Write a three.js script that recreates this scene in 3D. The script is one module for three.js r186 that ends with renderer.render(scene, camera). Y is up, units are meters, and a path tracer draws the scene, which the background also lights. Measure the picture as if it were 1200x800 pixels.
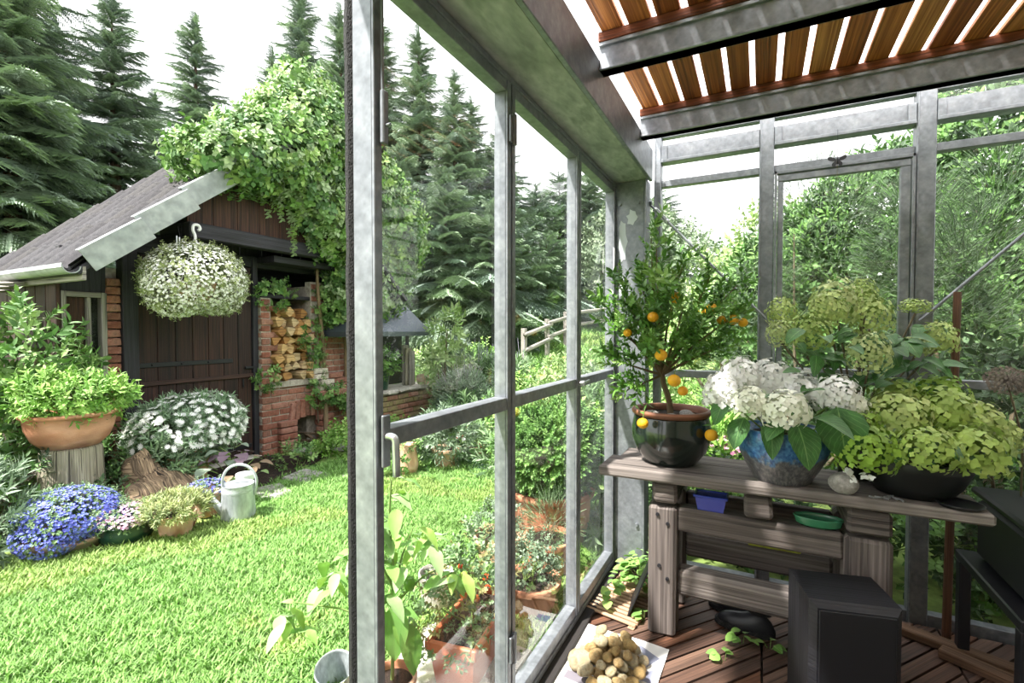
import * as THREE from 'three';
import { mergeGeometries, mergeVertices, toCreasedNormals } from 'three/addons/utils/BufferGeometryUtils.js';
import { ConvexGeometry } from 'three/addons/geometries/ConvexGeometry.js';

// ---------------------------------------------------------------- camera, sky, sun, exposure
const scene = new THREE.Scene();
const camera = new THREE.PerspectiveCamera(70.88, 1.5, 0.05, 200);
camera.position.set(0, 1.55, 0);
camera.rotation.order = 'YXZ';
camera.rotation.set(THREE.MathUtils.degToRad(-1.33), THREE.MathUtils.degToRad(27.3), 0);

const renderer = new THREE.WebGLRenderer({ antialias: true });
renderer.toneMapping = THREE.LinearToneMapping;
renderer.toneMappingExposure = 2.2;
renderer.shadowMap.enabled = true;

const SKY = 1.15, SUN = 8.0;
{ // bright thin overcast: nearly white, a touch bluer overhead
  const w = 256, h = 128, d = new Float32Array(w * h * 4);
  for (let j = 0; j < h; j++) for (let i = 0; i < w; i++) {
    const el = (j + 0.5) / h * 2 - 1, k = Math.max(0, el), c = SKY * (1 + 0.06 * Math.sin(i / w * Math.PI * 6 + j * 0.21) * k);
    d.set([c * (1 - 0.07 * k), c * (1 - 0.02 * k), c * (1 + 0.05 * k), 1], (j * w + i) * 4);
  }
  const t = new THREE.DataTexture(d, w, h, THREE.RGBAFormat, THREE.FloatType);
  t.mapping = THREE.EquirectangularReflectionMapping; t.magFilter = THREE.LinearFilter; t.needsUpdate = true;
  scene.background = t; scene.environment = t;
}
const sun = new THREE.DirectionalLight(new THREE.Color(1, 0.965, 0.91), SUN);
sun.position.set(-0.27, 0.84, 0.43).multiplyScalar(30).add(new THREE.Vector3(-2, 0, -3));
sun.target.position.set(-2, 0, -3);
sun.castShadow = true; sun.shadow.radius = 4;
Object.assign(sun.shadow.camera, { left: -14, right: 14, top: 14, bottom: -14, near: 1, far: 70 });
sun.shadow.mapSize.set(4096, 4096);
scene.add(sun, sun.target);

// ---------------------------------------------------------------- helpers
const V = (x, y, z) => new THREE.Vector3(x, y, z), R = THREE.MathUtils.degToRad, PI = Math.PI;
function rng(s) { let a = (s * 2654435761) >>> 0; return () => { a = (a + 0x6d2b79f5) | 0; let t = Math.imul(a ^ (a >>> 15), 1 | a); t = (t + Math.imul(t ^ (t >>> 7), 61 | t)) ^ t; return ((t ^ (t >>> 14)) >>> 0) / 4294967296; }; }
const lerp = (a, b, t) => a + (b - a) * t, clamp = (x, a = 0, b = 1) => Math.min(b, Math.max(a, x)), smooth = (a, b, x) => { const t = clamp((x - a) / (b - a)); return t * t * (3 - 2 * t); };
const taken = new Map();
function numbered(n) { const k = taken.get(n) ?? 0; taken.set(n, k + 1); return k ? n + '_' + String(k).padStart(3, '0') : n; }
const shade = (o) => { o.castShadow = true; o.receiveShadow = true; return o; };
function tag(o, label, category, group, kind) { Object.assign(o.userData, { label, category }); if (group) o.userData.group = group; if (kind) o.userData.kind = kind; return o; }
function thing(name, label, category, p = [0, 0, 0], turn = 0, group, kind) {
  const o = new THREE.Group(); o.name = numbered(name); o.position.set(...p); o.rotation.y = turn; scene.add(o); return tag(o, label, category, group, kind);
}
function part(parent, name, geo, mat, p, rot, label) {
  const m = shade(new THREE.Mesh(Array.isArray(geo) ? join(geo) : geo, mat)); m.name = name; if (p) m.position.set(...p); if (rot) m.rotation.set(...rot); if (label) m.userData.label = label; parent.add(m); return m;
}
function solo(name, geo, mat, label, category, p, rot, group, kind) { const m = part(scene, numbered(name), geo, mat, p, rot); return tag(m, label, category, group, kind); }
function flat(g) { // non-indexed, position / normal / uv only
  let o = g.index ? g.toNonIndexed() : g.clone(); if (!o.attributes.normal) o.computeVertexNormals();
  if (!o.attributes.uv) o.setAttribute('uv', new THREE.BufferAttribute(new Float32Array(o.attributes.position.count * 2), 2));
  for (const k of Object.keys(o.attributes)) if (!['position', 'normal', 'uv'].includes(k)) o.deleteAttribute(k);
  return o;
}
const join = (list) => mergeGeometries(list.map(flat));
function move(g, x = 0, y = 0, z = 0, rx = 0, ry = 0, rz = 0, s = 1) {
  const m = new THREE.Matrix4().compose(V(x, y, z), new THREE.Quaternion().setFromEuler(new THREE.Euler(rx, ry, rz)), Array.isArray(s) ? V(...s) : V(s, s, s)); return g.clone().applyMatrix4(m);
}
function uvm(g, long = 0, off = [0, 0]) { // uv in metres, u along the axis `long`
  const p = g.attributes.position, n = g.attributes.normal, uv = new Float32Array(p.count * 2), q = [0, 0, 0];
  for (let i = 0; i < p.count; i++) {
    q[0] = p.getX(i); q[1] = p.getY(i); q[2] = p.getZ(i);
    const a = [Math.abs(n.getX(i)), Math.abs(n.getY(i)), Math.abs(n.getZ(i))], k = a[0] > a[1] && a[0] > a[2] ? 0 : a[1] > a[2] ? 1 : 2;
    let ax = [0, 1, 2].filter((v) => v !== k); if (ax[1] === long) ax.reverse();
    uv[i * 2] = q[ax[0]] + off[0]; uv[i * 2 + 1] = q[ax[1]] + off[1];
  }
  g.setAttribute('uv', new THREE.BufferAttribute(uv, 2)); return g;
}
let boxSeed = rng(77);
function box(w, h, d, r = 0.004, jit = 0) { // chamfered box (44 triangles), uv in metres with u along the longest side
  const pts = [], a = w / 2, b = h / 2, c = d / 2; r = Math.min(r, a * 0.6, b * 0.6, c * 0.6);
  for (const x of [-1, 1]) for (const y of [-1, 1]) for (const z of [-1, 1]) {
    const j = () => (boxSeed() - 0.5) * jit, jx = j(), jy = j(), jz = j();
    pts.push(V(x * a + jx, y * (b - r) + jy, z * (c - r) + jz), V(x * (a - r) + jx, y * b + jy, z * (c - r) + jz), V(x * (a - r) + jx, y * (b - r) + jy, z * c + jz));
  }
  const g = new ConvexGeometry(pts); return uvm(g, w >= h && w >= d ? 0 : h >= d ? 1 : 2, [boxSeed() * 3, boxSeed() * 3]);
}
const span = (x0, x1, y0, y1, z0, z1, r = 0.004, jit = 0) => move(box(Math.abs(x1 - x0), Math.abs(y1 - y0), Math.abs(z1 - z0), r, jit), (x0 + x1) / 2, (y0 + y1) / 2, (z0 + z1) / 2);
function tube(pts, rad, sides = 8, caps = true) { // swept tube with changing radius
  const n = pts.length, pos = [], uv = [], idx = []; let up = V(0.13, 0.31, 0.94), len = 0;
  for (let i = 0; i < n; i++) {
    const t = pts[Math.min(n - 1, i + 1)].clone().sub(pts[Math.max(0, i - 1)]).normalize();
    const a = up.clone().sub(t.clone().multiplyScalar(up.dot(t))).normalize(); up = a; const b = t.clone().cross(a), r = typeof rad === 'function' ? rad(i / (n - 1)) : Array.isArray(rad) ? rad[i] : rad;
    if (i) len += pts[i].distanceTo(pts[i - 1]);
    for (let k = 0; k <= sides; k++) { const f = k / sides * 2 * PI, c = Math.cos(f) * r, s = Math.sin(f) * r; pos.push(pts[i].x + a.x * c + b.x * s, pts[i].y + a.y * c + b.y * s, pts[i].z + a.z * c + b.z * s); uv.push(len, k / sides * 2 * PI * 0.05); }
  }
  const S = sides + 1;
  for (let i = 0; i < n - 1; i++) for (let k = 0; k < sides; k++) { const q = i * S + k; idx.push(q, q + 1, q + S, q + 1, q + S + 1, q + S); }
  if (caps) for (const [e, f] of [[0, 1], [n - 1, 0]]) { const c = pos.length / 3; pos.push(pts[e].x, pts[e].y, pts[e].z); uv.push(0, 0); for (let k = 0; k < sides; k++) { const q = e * S + k; idx.push(...(f ? [c, q + 1, q] : [c, q, q + 1])); } }
  const g = new THREE.BufferGeometry(); g.setAttribute('position', new THREE.Float32BufferAttribute(pos, 3)); g.setAttribute('uv', new THREE.Float32BufferAttribute(uv, 2)); g.setIndex(idx); g.computeVertexNormals(); return g;
}
const curve = (pts, n = 12) => new THREE.CatmullRomCurve3(pts.map((p) => V(...p))).getPoints(n);
const rod = (a, b, r, sides = 10) => tube([V(...a), V(...b)], r, sides);
const lathe = (prof, seg = 40) => new THREE.LatheGeometry(prof.map(([r, y]) => new THREE.Vector2(r, y)), seg);
function orient(p, dir, up, s) { // matrix: local +z along dir, local +y near up
  const z = dir.clone().normalize(); let x = up.clone().cross(z); if (x.lengthSq() < 1e-6) x = V(1, 0, 0).cross(z); x.normalize(); const y = z.clone().cross(x);
  const m = new THREE.Matrix4().makeBasis(x, y, z); if (Array.isArray(s)) m.scale(V(...s)); else m.scale(V(s, s, s)); return m.setPosition(p);
}
function inst(parent, name, geo, mat, list, label) { // list of [matrix, r, g, b]
  const m = new THREE.InstancedMesh(geo, mat, list.length), c = new THREE.Color(); m.name = name; m.castShadow = m.receiveShadow = true; m.userData.kind = 'stuff'; if (label) m.userData.label = label;
  list.forEach((e, i) => { m.setMatrixAt(i, e[0]); m.setColorAt(i, c.setRGB(e[1], e[2], e[3])); });
  parent.add(m); return m;
}
// ---------------------------------------------------------------- noise and textures
function noise2(px, py, oct, seed) { // tileable fractal value noise over the unit square
  const L = []; const r = rng(seed);
  for (let o = 0; o < oct; o++) { const w = px << o, h = py << o, a = new Float32Array(w * h); for (let i = 0; i < a.length; i++) a[i] = r(); L.push([w, h, a]); }
  return (u, v) => { let s = 0, t = 0, k = 1; for (const [w, h, a] of L) { const x = (((u % 1) + 1) % 1) * w, y = (((v % 1) + 1) % 1) * h, i = Math.floor(x), j = Math.floor(y), f = x - i, g = y - j, fx = f * f * (3 - 2 * f), gy = g * g * (3 - 2 * g), i0 = i % w, i1 = (i + 1) % w, j0 = (j % h) * w, j1 = ((j + 1) % h) * w; s += k * lerp(lerp(a[j0 + i0], a[j0 + i1], fx), lerp(a[j1 + i0], a[j1 + i1], fx), gy); t += k; k *= 0.55; } return s / t; };
}
function tex(w, h, fn, mu = 1, mv = 1, srgb = true) {
  const d = new Uint8Array(w * h * 4);
  for (let j = 0; j < h; j++) for (let i = 0; i < w; i++) { const c = fn((i + 0.5) / w, (j + 0.5) / h); const o = (j * w + i) * 4; d[o] = clamp(c[0], 0, 255); d[o + 1] = clamp(c[1], 0, 255); d[o + 2] = clamp(c[2], 0, 255); d[o + 3] = 255; }
  const t = new THREE.DataTexture(d, w, h); t.wrapS = t.wrapT = THREE.RepeatWrapping; t.magFilter = THREE.LinearFilter; t.minFilter = THREE.LinearMipmapLinearFilter; t.generateMipmaps = true; if (srgb) t.colorSpace = THREE.SRGBColorSpace; t.repeat.set(1 / mu, 1 / mv); t.needsUpdate = true; return t;
}
const mixc = (a, b, t) => [lerp(a[0], b[0], t), lerp(a[1], b[1], t), lerp(a[2], b[2], t)];
const hex = (h) => [(h >> 16) & 255, (h >> 8) & 255, h & 255];
function woodTex(dark, light, seed, crack = 0.5, mu = 1.3, mv = 0.26) {
  const a = noise2(3, 48, 3, seed), b = noise2(4, 6, 4, seed + 1), c = noise2(2, 22, 3, seed + 2), D = hex(dark), L = hex(light);
  const val = (u, v) => { const n = a(u, v), m = b(u, v); let t = clamp(0.2 + (n - 0.5) * 1.5 + m * 0.65); const k = c(u, v); const cr = clamp((k - 0.66) * 14) * crack; return [t, cr]; };
  return [tex(512, 256, (u, v) => { const [t, cr] = val(u, v); return mixc(mixc(D, L, t), [D[0] * 0.35, D[1] * 0.33, D[2] * 0.33], cr); }, mu, mv), tex(512, 256, (u, v) => { const [t, cr] = val(u, v); const g = 255 * clamp(0.35 + 0.5 * t - 0.7 * cr); return [g, g, g]; }, mu, mv, false)];
}
function spotTex(cols, seed, p = 6, mu = 1, mv = 1, gain = 1.8, oct = 5) {
  const a = noise2(p, p, oct, seed), b = noise2(p * 3, p * 3, 3, seed + 5), A = cols.map(hex);
  return tex(256, 256, (u, v) => { const t = clamp(0.5 + (a(u, v) - 0.5) * gain) * (A.length - 1), i = Math.min(A.length - 2, Math.floor(t)), c = mixc(A[i], A[i + 1], t - i), k = 0.88 + 0.24 * b(u, v); return c.map((x) => x * k); }, mu, mv);
}
const bumpTex = (seed, px, py, oct, mu, mv) => { const a = noise2(px, py, oct, seed); return tex(256, 256, (u, v) => { const g = 255 * clamp(0.5 + (a(u, v) - 0.5) * 1.6); return [g, g, g]; }, mu, mv, false); };
const std = (o) => new THREE.MeshStandardMaterial({ roughness: 0.8, side: THREE.DoubleSide, ...o }), phys = (o) => new THREE.MeshPhysicalMaterial({ side: THREE.DoubleSide, ...o });
const lin = (r, g, b) => new THREE.Color().setRGB(r, g, b);
function woodMat(d, l, seed, o = {}) { const [m, b] = woodTex(d, l, seed, o.crack ?? 0.5, o.mu ?? 1.3, o.mv ?? 0.26); return std({ map: m, bumpMap: b, bumpScale: o.bump ?? 0.004, roughness: o.rough ?? 0.8, color: o.color ?? 0xffffff }); }
const vary = (m, list) => list.map((c) => { const k = m.clone(); k.color.set(c); return k; });
const leafMat = (r, g, b, trans = 0.3, rough = 0.7) => phys({ color: lin(r, g, b), roughness: rough, transmission: trans, thickness: 0, vertexColors: false });

const fineBump = bumpTex(5, 24, 24, 4, 0.12, 0.12);
const M = {};
M.galv = std({ map: spotTex([0x7a7e83, 0x868a8f, 0x92969a], 11, 10, 0.5, 0.5), metalness: 0.45, roughness: 0.4 });
M.galvMoss = std({ map: spotTex([0x868b85, 0xa0a49e, 0xb6b9b4, 0x939890], 13, 5, 0.9, 0.35), metalness: 0.2, roughness: 0.6 });
M.steelBright = std({ color: 0xc4c7c9, metalness: 0.8, roughness: 0.3 });
M.black = std({ color: 0x15151a, roughness: 0.55 });
M.blackWood = woodMat(0x121216, 0x28282e, 21, { rough: 0.5, bump: 0.0015, crack: 0.1 });
M.blackSatin = std({ color: 0x1b1b20, roughness: 0.42 });
M.rubber = std({ color: 0x1c1b1b, roughness: 0.85, bumpMap: fineBump, bumpScale: 0.004 });
M.glass = phys({ color: 0xffffff, roughness: 0, transmission: 1, thickness: 0, ior: 1.5 });
M.larch = woodMat(0x8a5026, 0xd29254, 31, { crack: 0.25, rough: 0.6, bump: 0.002 });
M.larchs = vary(M.larch, [0xffffff, 0xf2d9c4, 0xe0c3ae, 0xfff0d8, 0xcfae98]);
M.batten = woodMat(0x4b2413, 0x87482a, 32, { crack: 0.2 });
M.deck = woodMat(0x54433a, 0x8f7261, 33, { crack: 0.3, bump: 0.003, rough: 0.6 });
M.decks = vary(M.deck, [0xdcd6d2, 0xb9aeaa, 0xe0bfa8, 0xa89c98, 0xc8b6aa]);
M.duck = woodMat(0x8e6b52, 0xc7a88a, 34, { crack: 0.3 });
M.bench = woodMat(0x6b6561, 0xaba59f, 35, { crack: 0.45, bump: 0.005, mu: 1.7, mv: 0.4 });
M.benchs = vary(M.bench, [0xd6d0cd, 0xb4acaa, 0xa39b98, 0xcdc6c2]);
M.shedWood = woodMat(0x241712, 0x4a3026, 36, { crack: 0.4, rough: 0.75 });
M.shedWoods = vary(M.shedWood, [0xffffff, 0xd9d0cc, 0xefe0d8, 0xc4bab6]);
M.gable = woodMat(0x2c1c15, 0x553829, 37, { crack: 0.4 });
M.tarWood = woodMat(0x18171a, 0x35333a, 38, { crack: 0.4, rough: 0.7 });
M.greyPlank = woodMat(0x6d675f, 0xa9a49b, 39, { crack: 0.6 });
M.barkWood = woodMat(0x4a3a2c, 0xb59c7c, 40, { crack: 0.9, bump: 0.02, mu: 0.5, mv: 0.2 });
M.stump = woodMat(0x77705f, 0xb7b09a, 41, { crack: 0.6, bump: 0.012, mu: 0.8, mv: 0.3 });
M.trunk = woodMat(0x3b2c24, 0x6b5446, 42, { crack: 0.8, bump: 0.02, mu: 1, mv: 0.4 });
M.bark = woodMat(0x5d4c36, 0x8f7b5c, 43, { crack: 0.4, bump: 0.003, mu: 0.3, mv: 0.1 });
M.stake = woodMat(0x5a4130, 0x8d6c50, 44, { crack: 0.3 });
M.pole = woodMat(0x4f3223, 0x7a543b, 45, { crack: 0.3, rough: 0.5 });
M.fire = woodMat(0xa88a62, 0xdcc49c, 46, { crack: 0.5, bump: 0.006, mu: 0.4, mv: 0.14 });
M.fires = vary(M.fire, [0xffffff, 0xf3dcb8, 0xd8b58a, 0xfff2d8]);
M.stem = std({ color: lin(0.16, 0.24, 0.06), roughness: 0.7 });
M.stemBrown = std({ color: lin(0.13, 0.1, 0.06), roughness: 0.8 });
const brickMap = spotTex([0x8a6255, 0xa07363, 0xb48a7a, 0x98786c], 51, 5, 0.3, 0.3);
M.bricks = [0xf2e6e2, 0xe2d0c8, 0xf6dcd2, 0xcfc0b8, 0xf4ece6, 0xd6b8ac].map((c) => std({ map: brickMap, color: c, roughness: 0.9, bumpMap: fineBump, bumpScale: 0.004 }));
M.brickPale = std({ map: spotTex([0xb9ae9f, 0xcfc6b8, 0xa89c8e], 52, 5, 0.3, 0.3), roughness: 0.9, bumpMap: fineBump, bumpScale: 0.004 });
M.brickMoss = [0, 1, 2].map((k) => std({ map: spotTex([0x7d6a50, 0x968a5c, 0x8a6f5a, 0xa5966a], 53 + k, 4, 0.35, 0.35), roughness: 0.95, bumpMap: fineBump, bumpScale: 0.004 }));
M.mortar = std({ map: spotTex([0x9d9488, 0xb6ada0, 0x8a8278], 56, 8, 0.5, 0.5), roughness: 0.95 });
M.terra = std({ map: spotTex([0xa86d50, 0xba8162, 0xcb987c, 0xb27a5e], 57, 4, 1, 1), roughness: 0.85, bumpMap: fineBump, bumpScale: 0.001 });
M.terraPale = std({ map: spotTex([0xb3825f, 0xcfa283, 0xdcb89c, 0xbd8d6b], 58, 5, 1, 1), roughness: 0.9 });
M.terraOld = std({ map: spotTex([0xa2765a, 0xb98a70, 0xa89b88, 0xbf977c], 59, 5, 1, 1), roughness: 0.9 });
M.plasticTerra = std({ color: 0xb5623f, roughness: 0.6 });
M.soil = std({ map: spotTex([0x2c211a, 0x443528, 0x5a4938], 60, 10, 0.3, 0.3), roughness: 1, bumpMap: fineBump, bumpScale: 0.02 });
M.greenGlaze = phys({ map: spotTex([0x10170f, 0x17211c, 0x222c26, 0x191c17], 61, 4, 1, 1), roughness: 0.22, clearcoat: 0.8, clearcoatRoughness: 0.1 });
M.greenPot = phys({ color: 0x1d3d33, roughness: 0.3, clearcoat: 0.5 });
M.darkPot = std({ color: 0x17191a, roughness: 0.45 });
M.zinc = std({ map: spotTex([0x9fa6aa, 0xb9bfc2, 0xcdd1d3], 62, 6, 0.4, 0.4), metalness: 0.45, roughness: 0.45 });
M.white = std({ color: 0xe8e8e6, roughness: 0.5 });
M.verge = std({ map: spotTex([0x858a8b, 0x959a9a, 0xa2a6a5, 0x8c9191], 63, 4, 0.7, 0.7), metalness: 0.2, roughness: 0.55 });
M.tile = std({ map: spotTex([0x1f1e22, 0x2b2a2e, 0x3a383b, 0x252427], 64, 6, 0.5, 0.5), roughness: 0.85, bumpMap: fineBump, bumpScale: 0.003 });
M.tiles = vary(M.tile, [0xffffff, 0xe6e2e4, 0xd2cdd0, 0xf4f0e6]);
M.hood = std({ color: 0x4d545c, metalness: 0.5, roughness: 0.4 });
M.concrete = std({ map: spotTex([0x9d988d, 0xb6b1a6, 0xc7c2b6], 65, 6, 0.8, 0.8), roughness: 0.95, bumpMap: fineBump, bumpScale: 0.003 });
M.stone = std({ map: spotTex([0x77736e, 0x918d88, 0xa8a49e], 66, 8, 0.2, 0.2), roughness: 0.85 });
M.grass = leafMat(0.17, 0.36, 0.06, 0.25, 0.8);
M.plaster = std({ map: spotTex([0xc9c5bb, 0xd6d2c8, 0xe0dcd3], 67, 6, 1.5, 1.5), roughness: 0.95 });
M.clap = std({ color: 0xdfe3e4, roughness: 0.8 });
// ---------------------------------------------------------------- ground
const G0 = -0.04;
const gh = (x, z) => { const d = Math.max(0, -z - 6.5), e = Math.max(0, -x - 10); return G0 + 0.15 * Math.min(d, 24) * smooth(0, 2.5, d) + 0.05 * Math.min(e, 20) + 0.02 * (Math.sin(x * 1.3) * Math.cos(z * 1.1)) * smooth(0.6, 2.5, Math.abs(x + 0.2) + Math.max(0, -z - 3) * 0.6 - 1.2); };
{
  const g = new THREE.PlaneGeometry(110, 110, 220, 220); g.rotateX(-PI / 2); g.translate(-8, 0, -18);
  const p = g.attributes.position; for (let i = 0; i < p.count; i++) p.setY(i, gh(p.getX(i), p.getZ(i)) - (p.getX(i) > -0.95 && p.getZ(i) > -3.4 ? 0.04 : 0)); g.computeVertexNormals(); uvm(g);
  solo('ground', g, std({ map: spotTex([0x4c5a2a, 0x62753a, 0x7a8f48, 0x56652f], 71, 8, 1.2, 1.2), roughness: 1 }), 'green lawn and meadow ground of the garden', 'ground', null, null, null, 'structure');
}
// ---------------------------------------------------------------- greenhouse floor: diagonal deck boards
function clipPoly(poly, ax, v, keepLess) { const out = []; for (let i = 0; i < poly.length; i++) { const a = poly[i], b = poly[(i + 1) % poly.length], ia = keepLess ? a[ax] <= v : a[ax] >= v, ib = keepLess ? b[ax] <= v : b[ax] >= v; if (ia) out.push(a); if (ia !== ib) { const t = (v - a[ax]) / (b[ax] - a[ax]); out.push([lerp(a[0], b[0], t), lerp(a[1], b[1], t)]); } } return out; }
{
  const fl = thing('floor', 'brown timber deck floor of diagonal boards inside the glasshouse', 'floor', [0, 0, 0], 0, null, 'structure');
  part(fl, 'slab', span(-0.9, 2.1, -0.12, -0.032, -3.3, 3.1, 0.01), std({ color: 0x3a332e, roughness: 1 }));
  const A = R(52), c = Math.cos(A), s = Math.sin(A), r = rng(5), pitch = 0.074, wid = 0.063;
  for (const [x0, x1, z0, z1, o] of [[-0.8, 0.02, -3.2, -1.45, 0], [0.03, 0.83, -3.2, -1.45, 0.03], [0.84, 1.6, -3.2, -1.45, 0.01]]) for (let k = -40; k < 40; k++) {
    const n0 = k * pitch + o, n1 = n0 + wid; // slat frame: a along (c, -s), b across (s, c)
    let poly = [[-9, n0], [9, n0], [9, n1], [-9, n1]].map(([a, b]) => [a * c + b * s, -a * s + b * c]);
    poly = clipPoly(clipPoly(clipPoly(clipPoly(poly, 0, x0, false), 0, x1, true), 1, z0, false), 1, z1, true);
    if (poly.length < 3) continue; let area = 0; poly.forEach((p, i) => { const q = poly[(i + 1) % poly.length]; area += p[0] * q[1] - q[0] * p[1]; }); if (Math.abs(area) < 0.002) continue;
    const y = -0.001 * r() , pts = []; for (const [x, z] of poly) { const a = x * c - z * s, b = x * s + z * c; pts.push(V(a, -0.03, b), V(a, y, b)); }
    part(fl, 'deck_board', uvm(new ConvexGeometry(pts), 0, [r() * 3, r() * 3]), M.decks[Math.floor(r() * 5)], null, [0, A, 0]);
  }
}
{
  const d = thing('duckboard', 'pale narrow-slatted wooden duckboard beside the window sill, sunlit', 'duckboard', [-0.66, 0, -2.72], R(-10));
  const g = box(0.29, 0.012, 0.022, 0.003); for (let k = 0; k < 14; k++) part(d, 'slat', g, M.duck, [0, 0.0145, -0.25 + k * 0.036]);
  for (const x of [-0.11, 0.105]) part(d, 'crossbar', box(0.035, 0.008, 0.52, 0.003), M.duck, [x * 1.2, 0.0042, -0.015]);
}
// ---------------------------------------------------------------- steel frame of the window wall
const wl = thing('wall_left', 'galvanised steel frame over the folding glass doors', 'wall', [0, 0, 0], 0, null, 'structure');
part(wl, 'beam', span(-0.93, -0.634, 2.503, 2.67, -3.13, 3.1, 0.006), M.galvMoss);
part(wl, 'beam_web', span(-0.633, -0.612, 2.493, 2.69, -3.13, 3.1, 0.003), M.galv);
part(wl, 'door_track', span(-0.905, -0.838, 2.478, 2.502, -3.09, 1.6, 0.003), M.galv);
part(wl, 'corner_post', span(-0.86, -0.655, -0.03, 2.502, -3.2, -3.09, 0.004), M.galv);
part(wl, 'corner_flange', span(-0.654, -0.64, -0.03, 2.502, -3.2, -3.075, 0.003), M.galv);
for (const [x, y] of [[-0.69, 2.36], [-0.81, 2.36], [-0.69, 0.3]]) part(wl, 'bolt', new THREE.CylinderGeometry(0.011, 0.011, 0.016, 6), M.galv, [x, y, -3.082], [PI / 2, 0, 0]);
{ // flakes of old paint on the corner post
  const r = rng(8), m = std({ color: 0xc9cfd3, roughness: 0.7 });
  for (const [x, y, w, h] of [[-0.79, 2.12, 0.07, 0.3], [-0.73, 2.27, 0.09, 0.12], [-0.8, 1.84, 0.05, 0.2]]) { const s = new THREE.Shape(); for (let k = 0; k < 13; k++) { const a = k / 13 * 2 * PI, q = 0.55 + 0.5 * r(); const px = Math.cos(a) * w / 2 * q, py = Math.sin(a) * h / 2 * q; k ? s.lineTo(px, py) : s.moveTo(px, py); } part(wl, 'paint_flake', new THREE.ExtrudeGeometry(s, { depth: 0.001, bevelEnabled: false }), m, [x, y, -3.089]); }
}
part(wl, 'sill', span(-0.93, -0.785, -0.03, 0.02, -3.09, 1.6, 0.004), std({ color: 0x2b2725, roughness: 0.8 }));
part(wl, 'bottom_track', span(-0.91, -0.835, 0.021, 0.05, -3.09, 1.6, 0.003), M.galv);
// ---------------------------------------------------------------- folding glass leaves
const stileCol = M.galv;
function leaf(n, z0, z1, label, end) { // z0 nearer, z1 farther
  const w = thing('window_' + n, label, 'window', [0, 0, 0], 0, null, 'structure'), xo = -0.895, xi = -0.84;
  const st = (z) => { const q = part(w, 'stile', span(xo, xi - 0.006, 0.055, 2.476, z - 0.012, z + 0.012, 0.002), M.galv); part(q, 'inner_strip', span(xi - 0.006, xi + 0.004, 0.055, 2.476, z - 0.014, z + 0.013, 0.002), stileCol); };
  if (!end) st(z0 - 0.016); st(z1 + 0.016);
  const zc = (z0 + z1) / 2, len = z0 - z1 - 0.06;
  for (const [nm, y0, y1] of [['bottom_rail', 0.055, 0.105], ['middle_rail', 1.25, 1.298], ['top_rail', 2.437, 2.476]]) part(w, nm, span(xo, xi, y0, y1, zc - len / 2, zc + len / 2, 0.002), stileCol);
  for (const [y0, y1] of [[0.1, 1.255], [1.293, 2.44]]) part(w, 'pane', move(new THREE.PlaneGeometry(len + 0.01, y1 - y0), -0.872, (y0 + y1) / 2, zc, 0, PI / 2, 0), M.glass);
  return w;
}
{
  const w1 = leaf(1, -0.885, -1.615, 'folding glass door leaf with lever handle, beside the open doorway', true);
  part(w1, 'end_stile', span(-0.905, -0.842, 0.05, 2.476, -0.925, -0.889, 0.002), M.galv);
  { const r = rng(3), pts = []; for (let k = 0; k <= 60; k++) pts.push(V(-0.924 + 0.004 * (r() - 0.5), 0.05 + k * 0.0404, -0.907)); part(w1, 'rubber_seal', tube(pts, (t) => 0.0185, 7), M.rubber); }
  part(w1, 'inner_edge', span(-0.842, -0.832, 0.05, 2.476, -0.91, -0.887, 0.002), M.galv);
  const h = part(w1, 'handle_plate', box(0.008, 0.13, 0.028, 0.003), M.galv, [-0.823, 1.275, -0.911]);
  part(h, 'lever', tube(curve([[0, 0.012, 0], [0.02, 0.012, 0], [0.028, 0.007, -0.001], [0.03, -0.02, -0.002], [0.03, -0.085, -0.004]], 16), 0.0095, 12), M.steelBright);
  part(w1, 'lock_rod', rod([-0.822, 2.13, -0.905], [-0.822, 2.47, -0.905], 0.004), M.galv);
  part(w1, 'lock_case', join([box(0.014, 0.13, 0.02, 0.003), move(rod([0, 0, 0], [0.02, 0, 0], 0.004), 0, -0.02, 0)]), stileCol, [-0.822, 2.07, -0.91]);
  const w2 = leaf(2, -1.62, -2.38, 'wider folding glass door leaf between two hinged stiles', false);
  const w3 = leaf(3, -2.385, -3.08, 'last folding glass door leaf, beside the corner post', false);
  for (const y of [0.33, 2.3]) part(w2, 'hinge', [rod([-0.826, y - 0.055, -1.617], [-0.826, y + 0.055, -1.617], 0.011), box(0.01, 0.1, 0.05, 0.002).translate(-0.83, y, -1.617)], M.galv);
  part(w3, 'latch', [rod([-0.84, 1.275, -2.385], [-0.805, 1.275, -2.385], 0.014), rod([-0.812, 1.275, -2.385], [-0.806, 1.282, -2.46], 0.007)], M.steelBright);
  part(w3, 'pull_plate', box(0.008, 0.16, 0.02, 0.003), M.white, [-0.836, 2.0, -3.05]);
}
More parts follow.
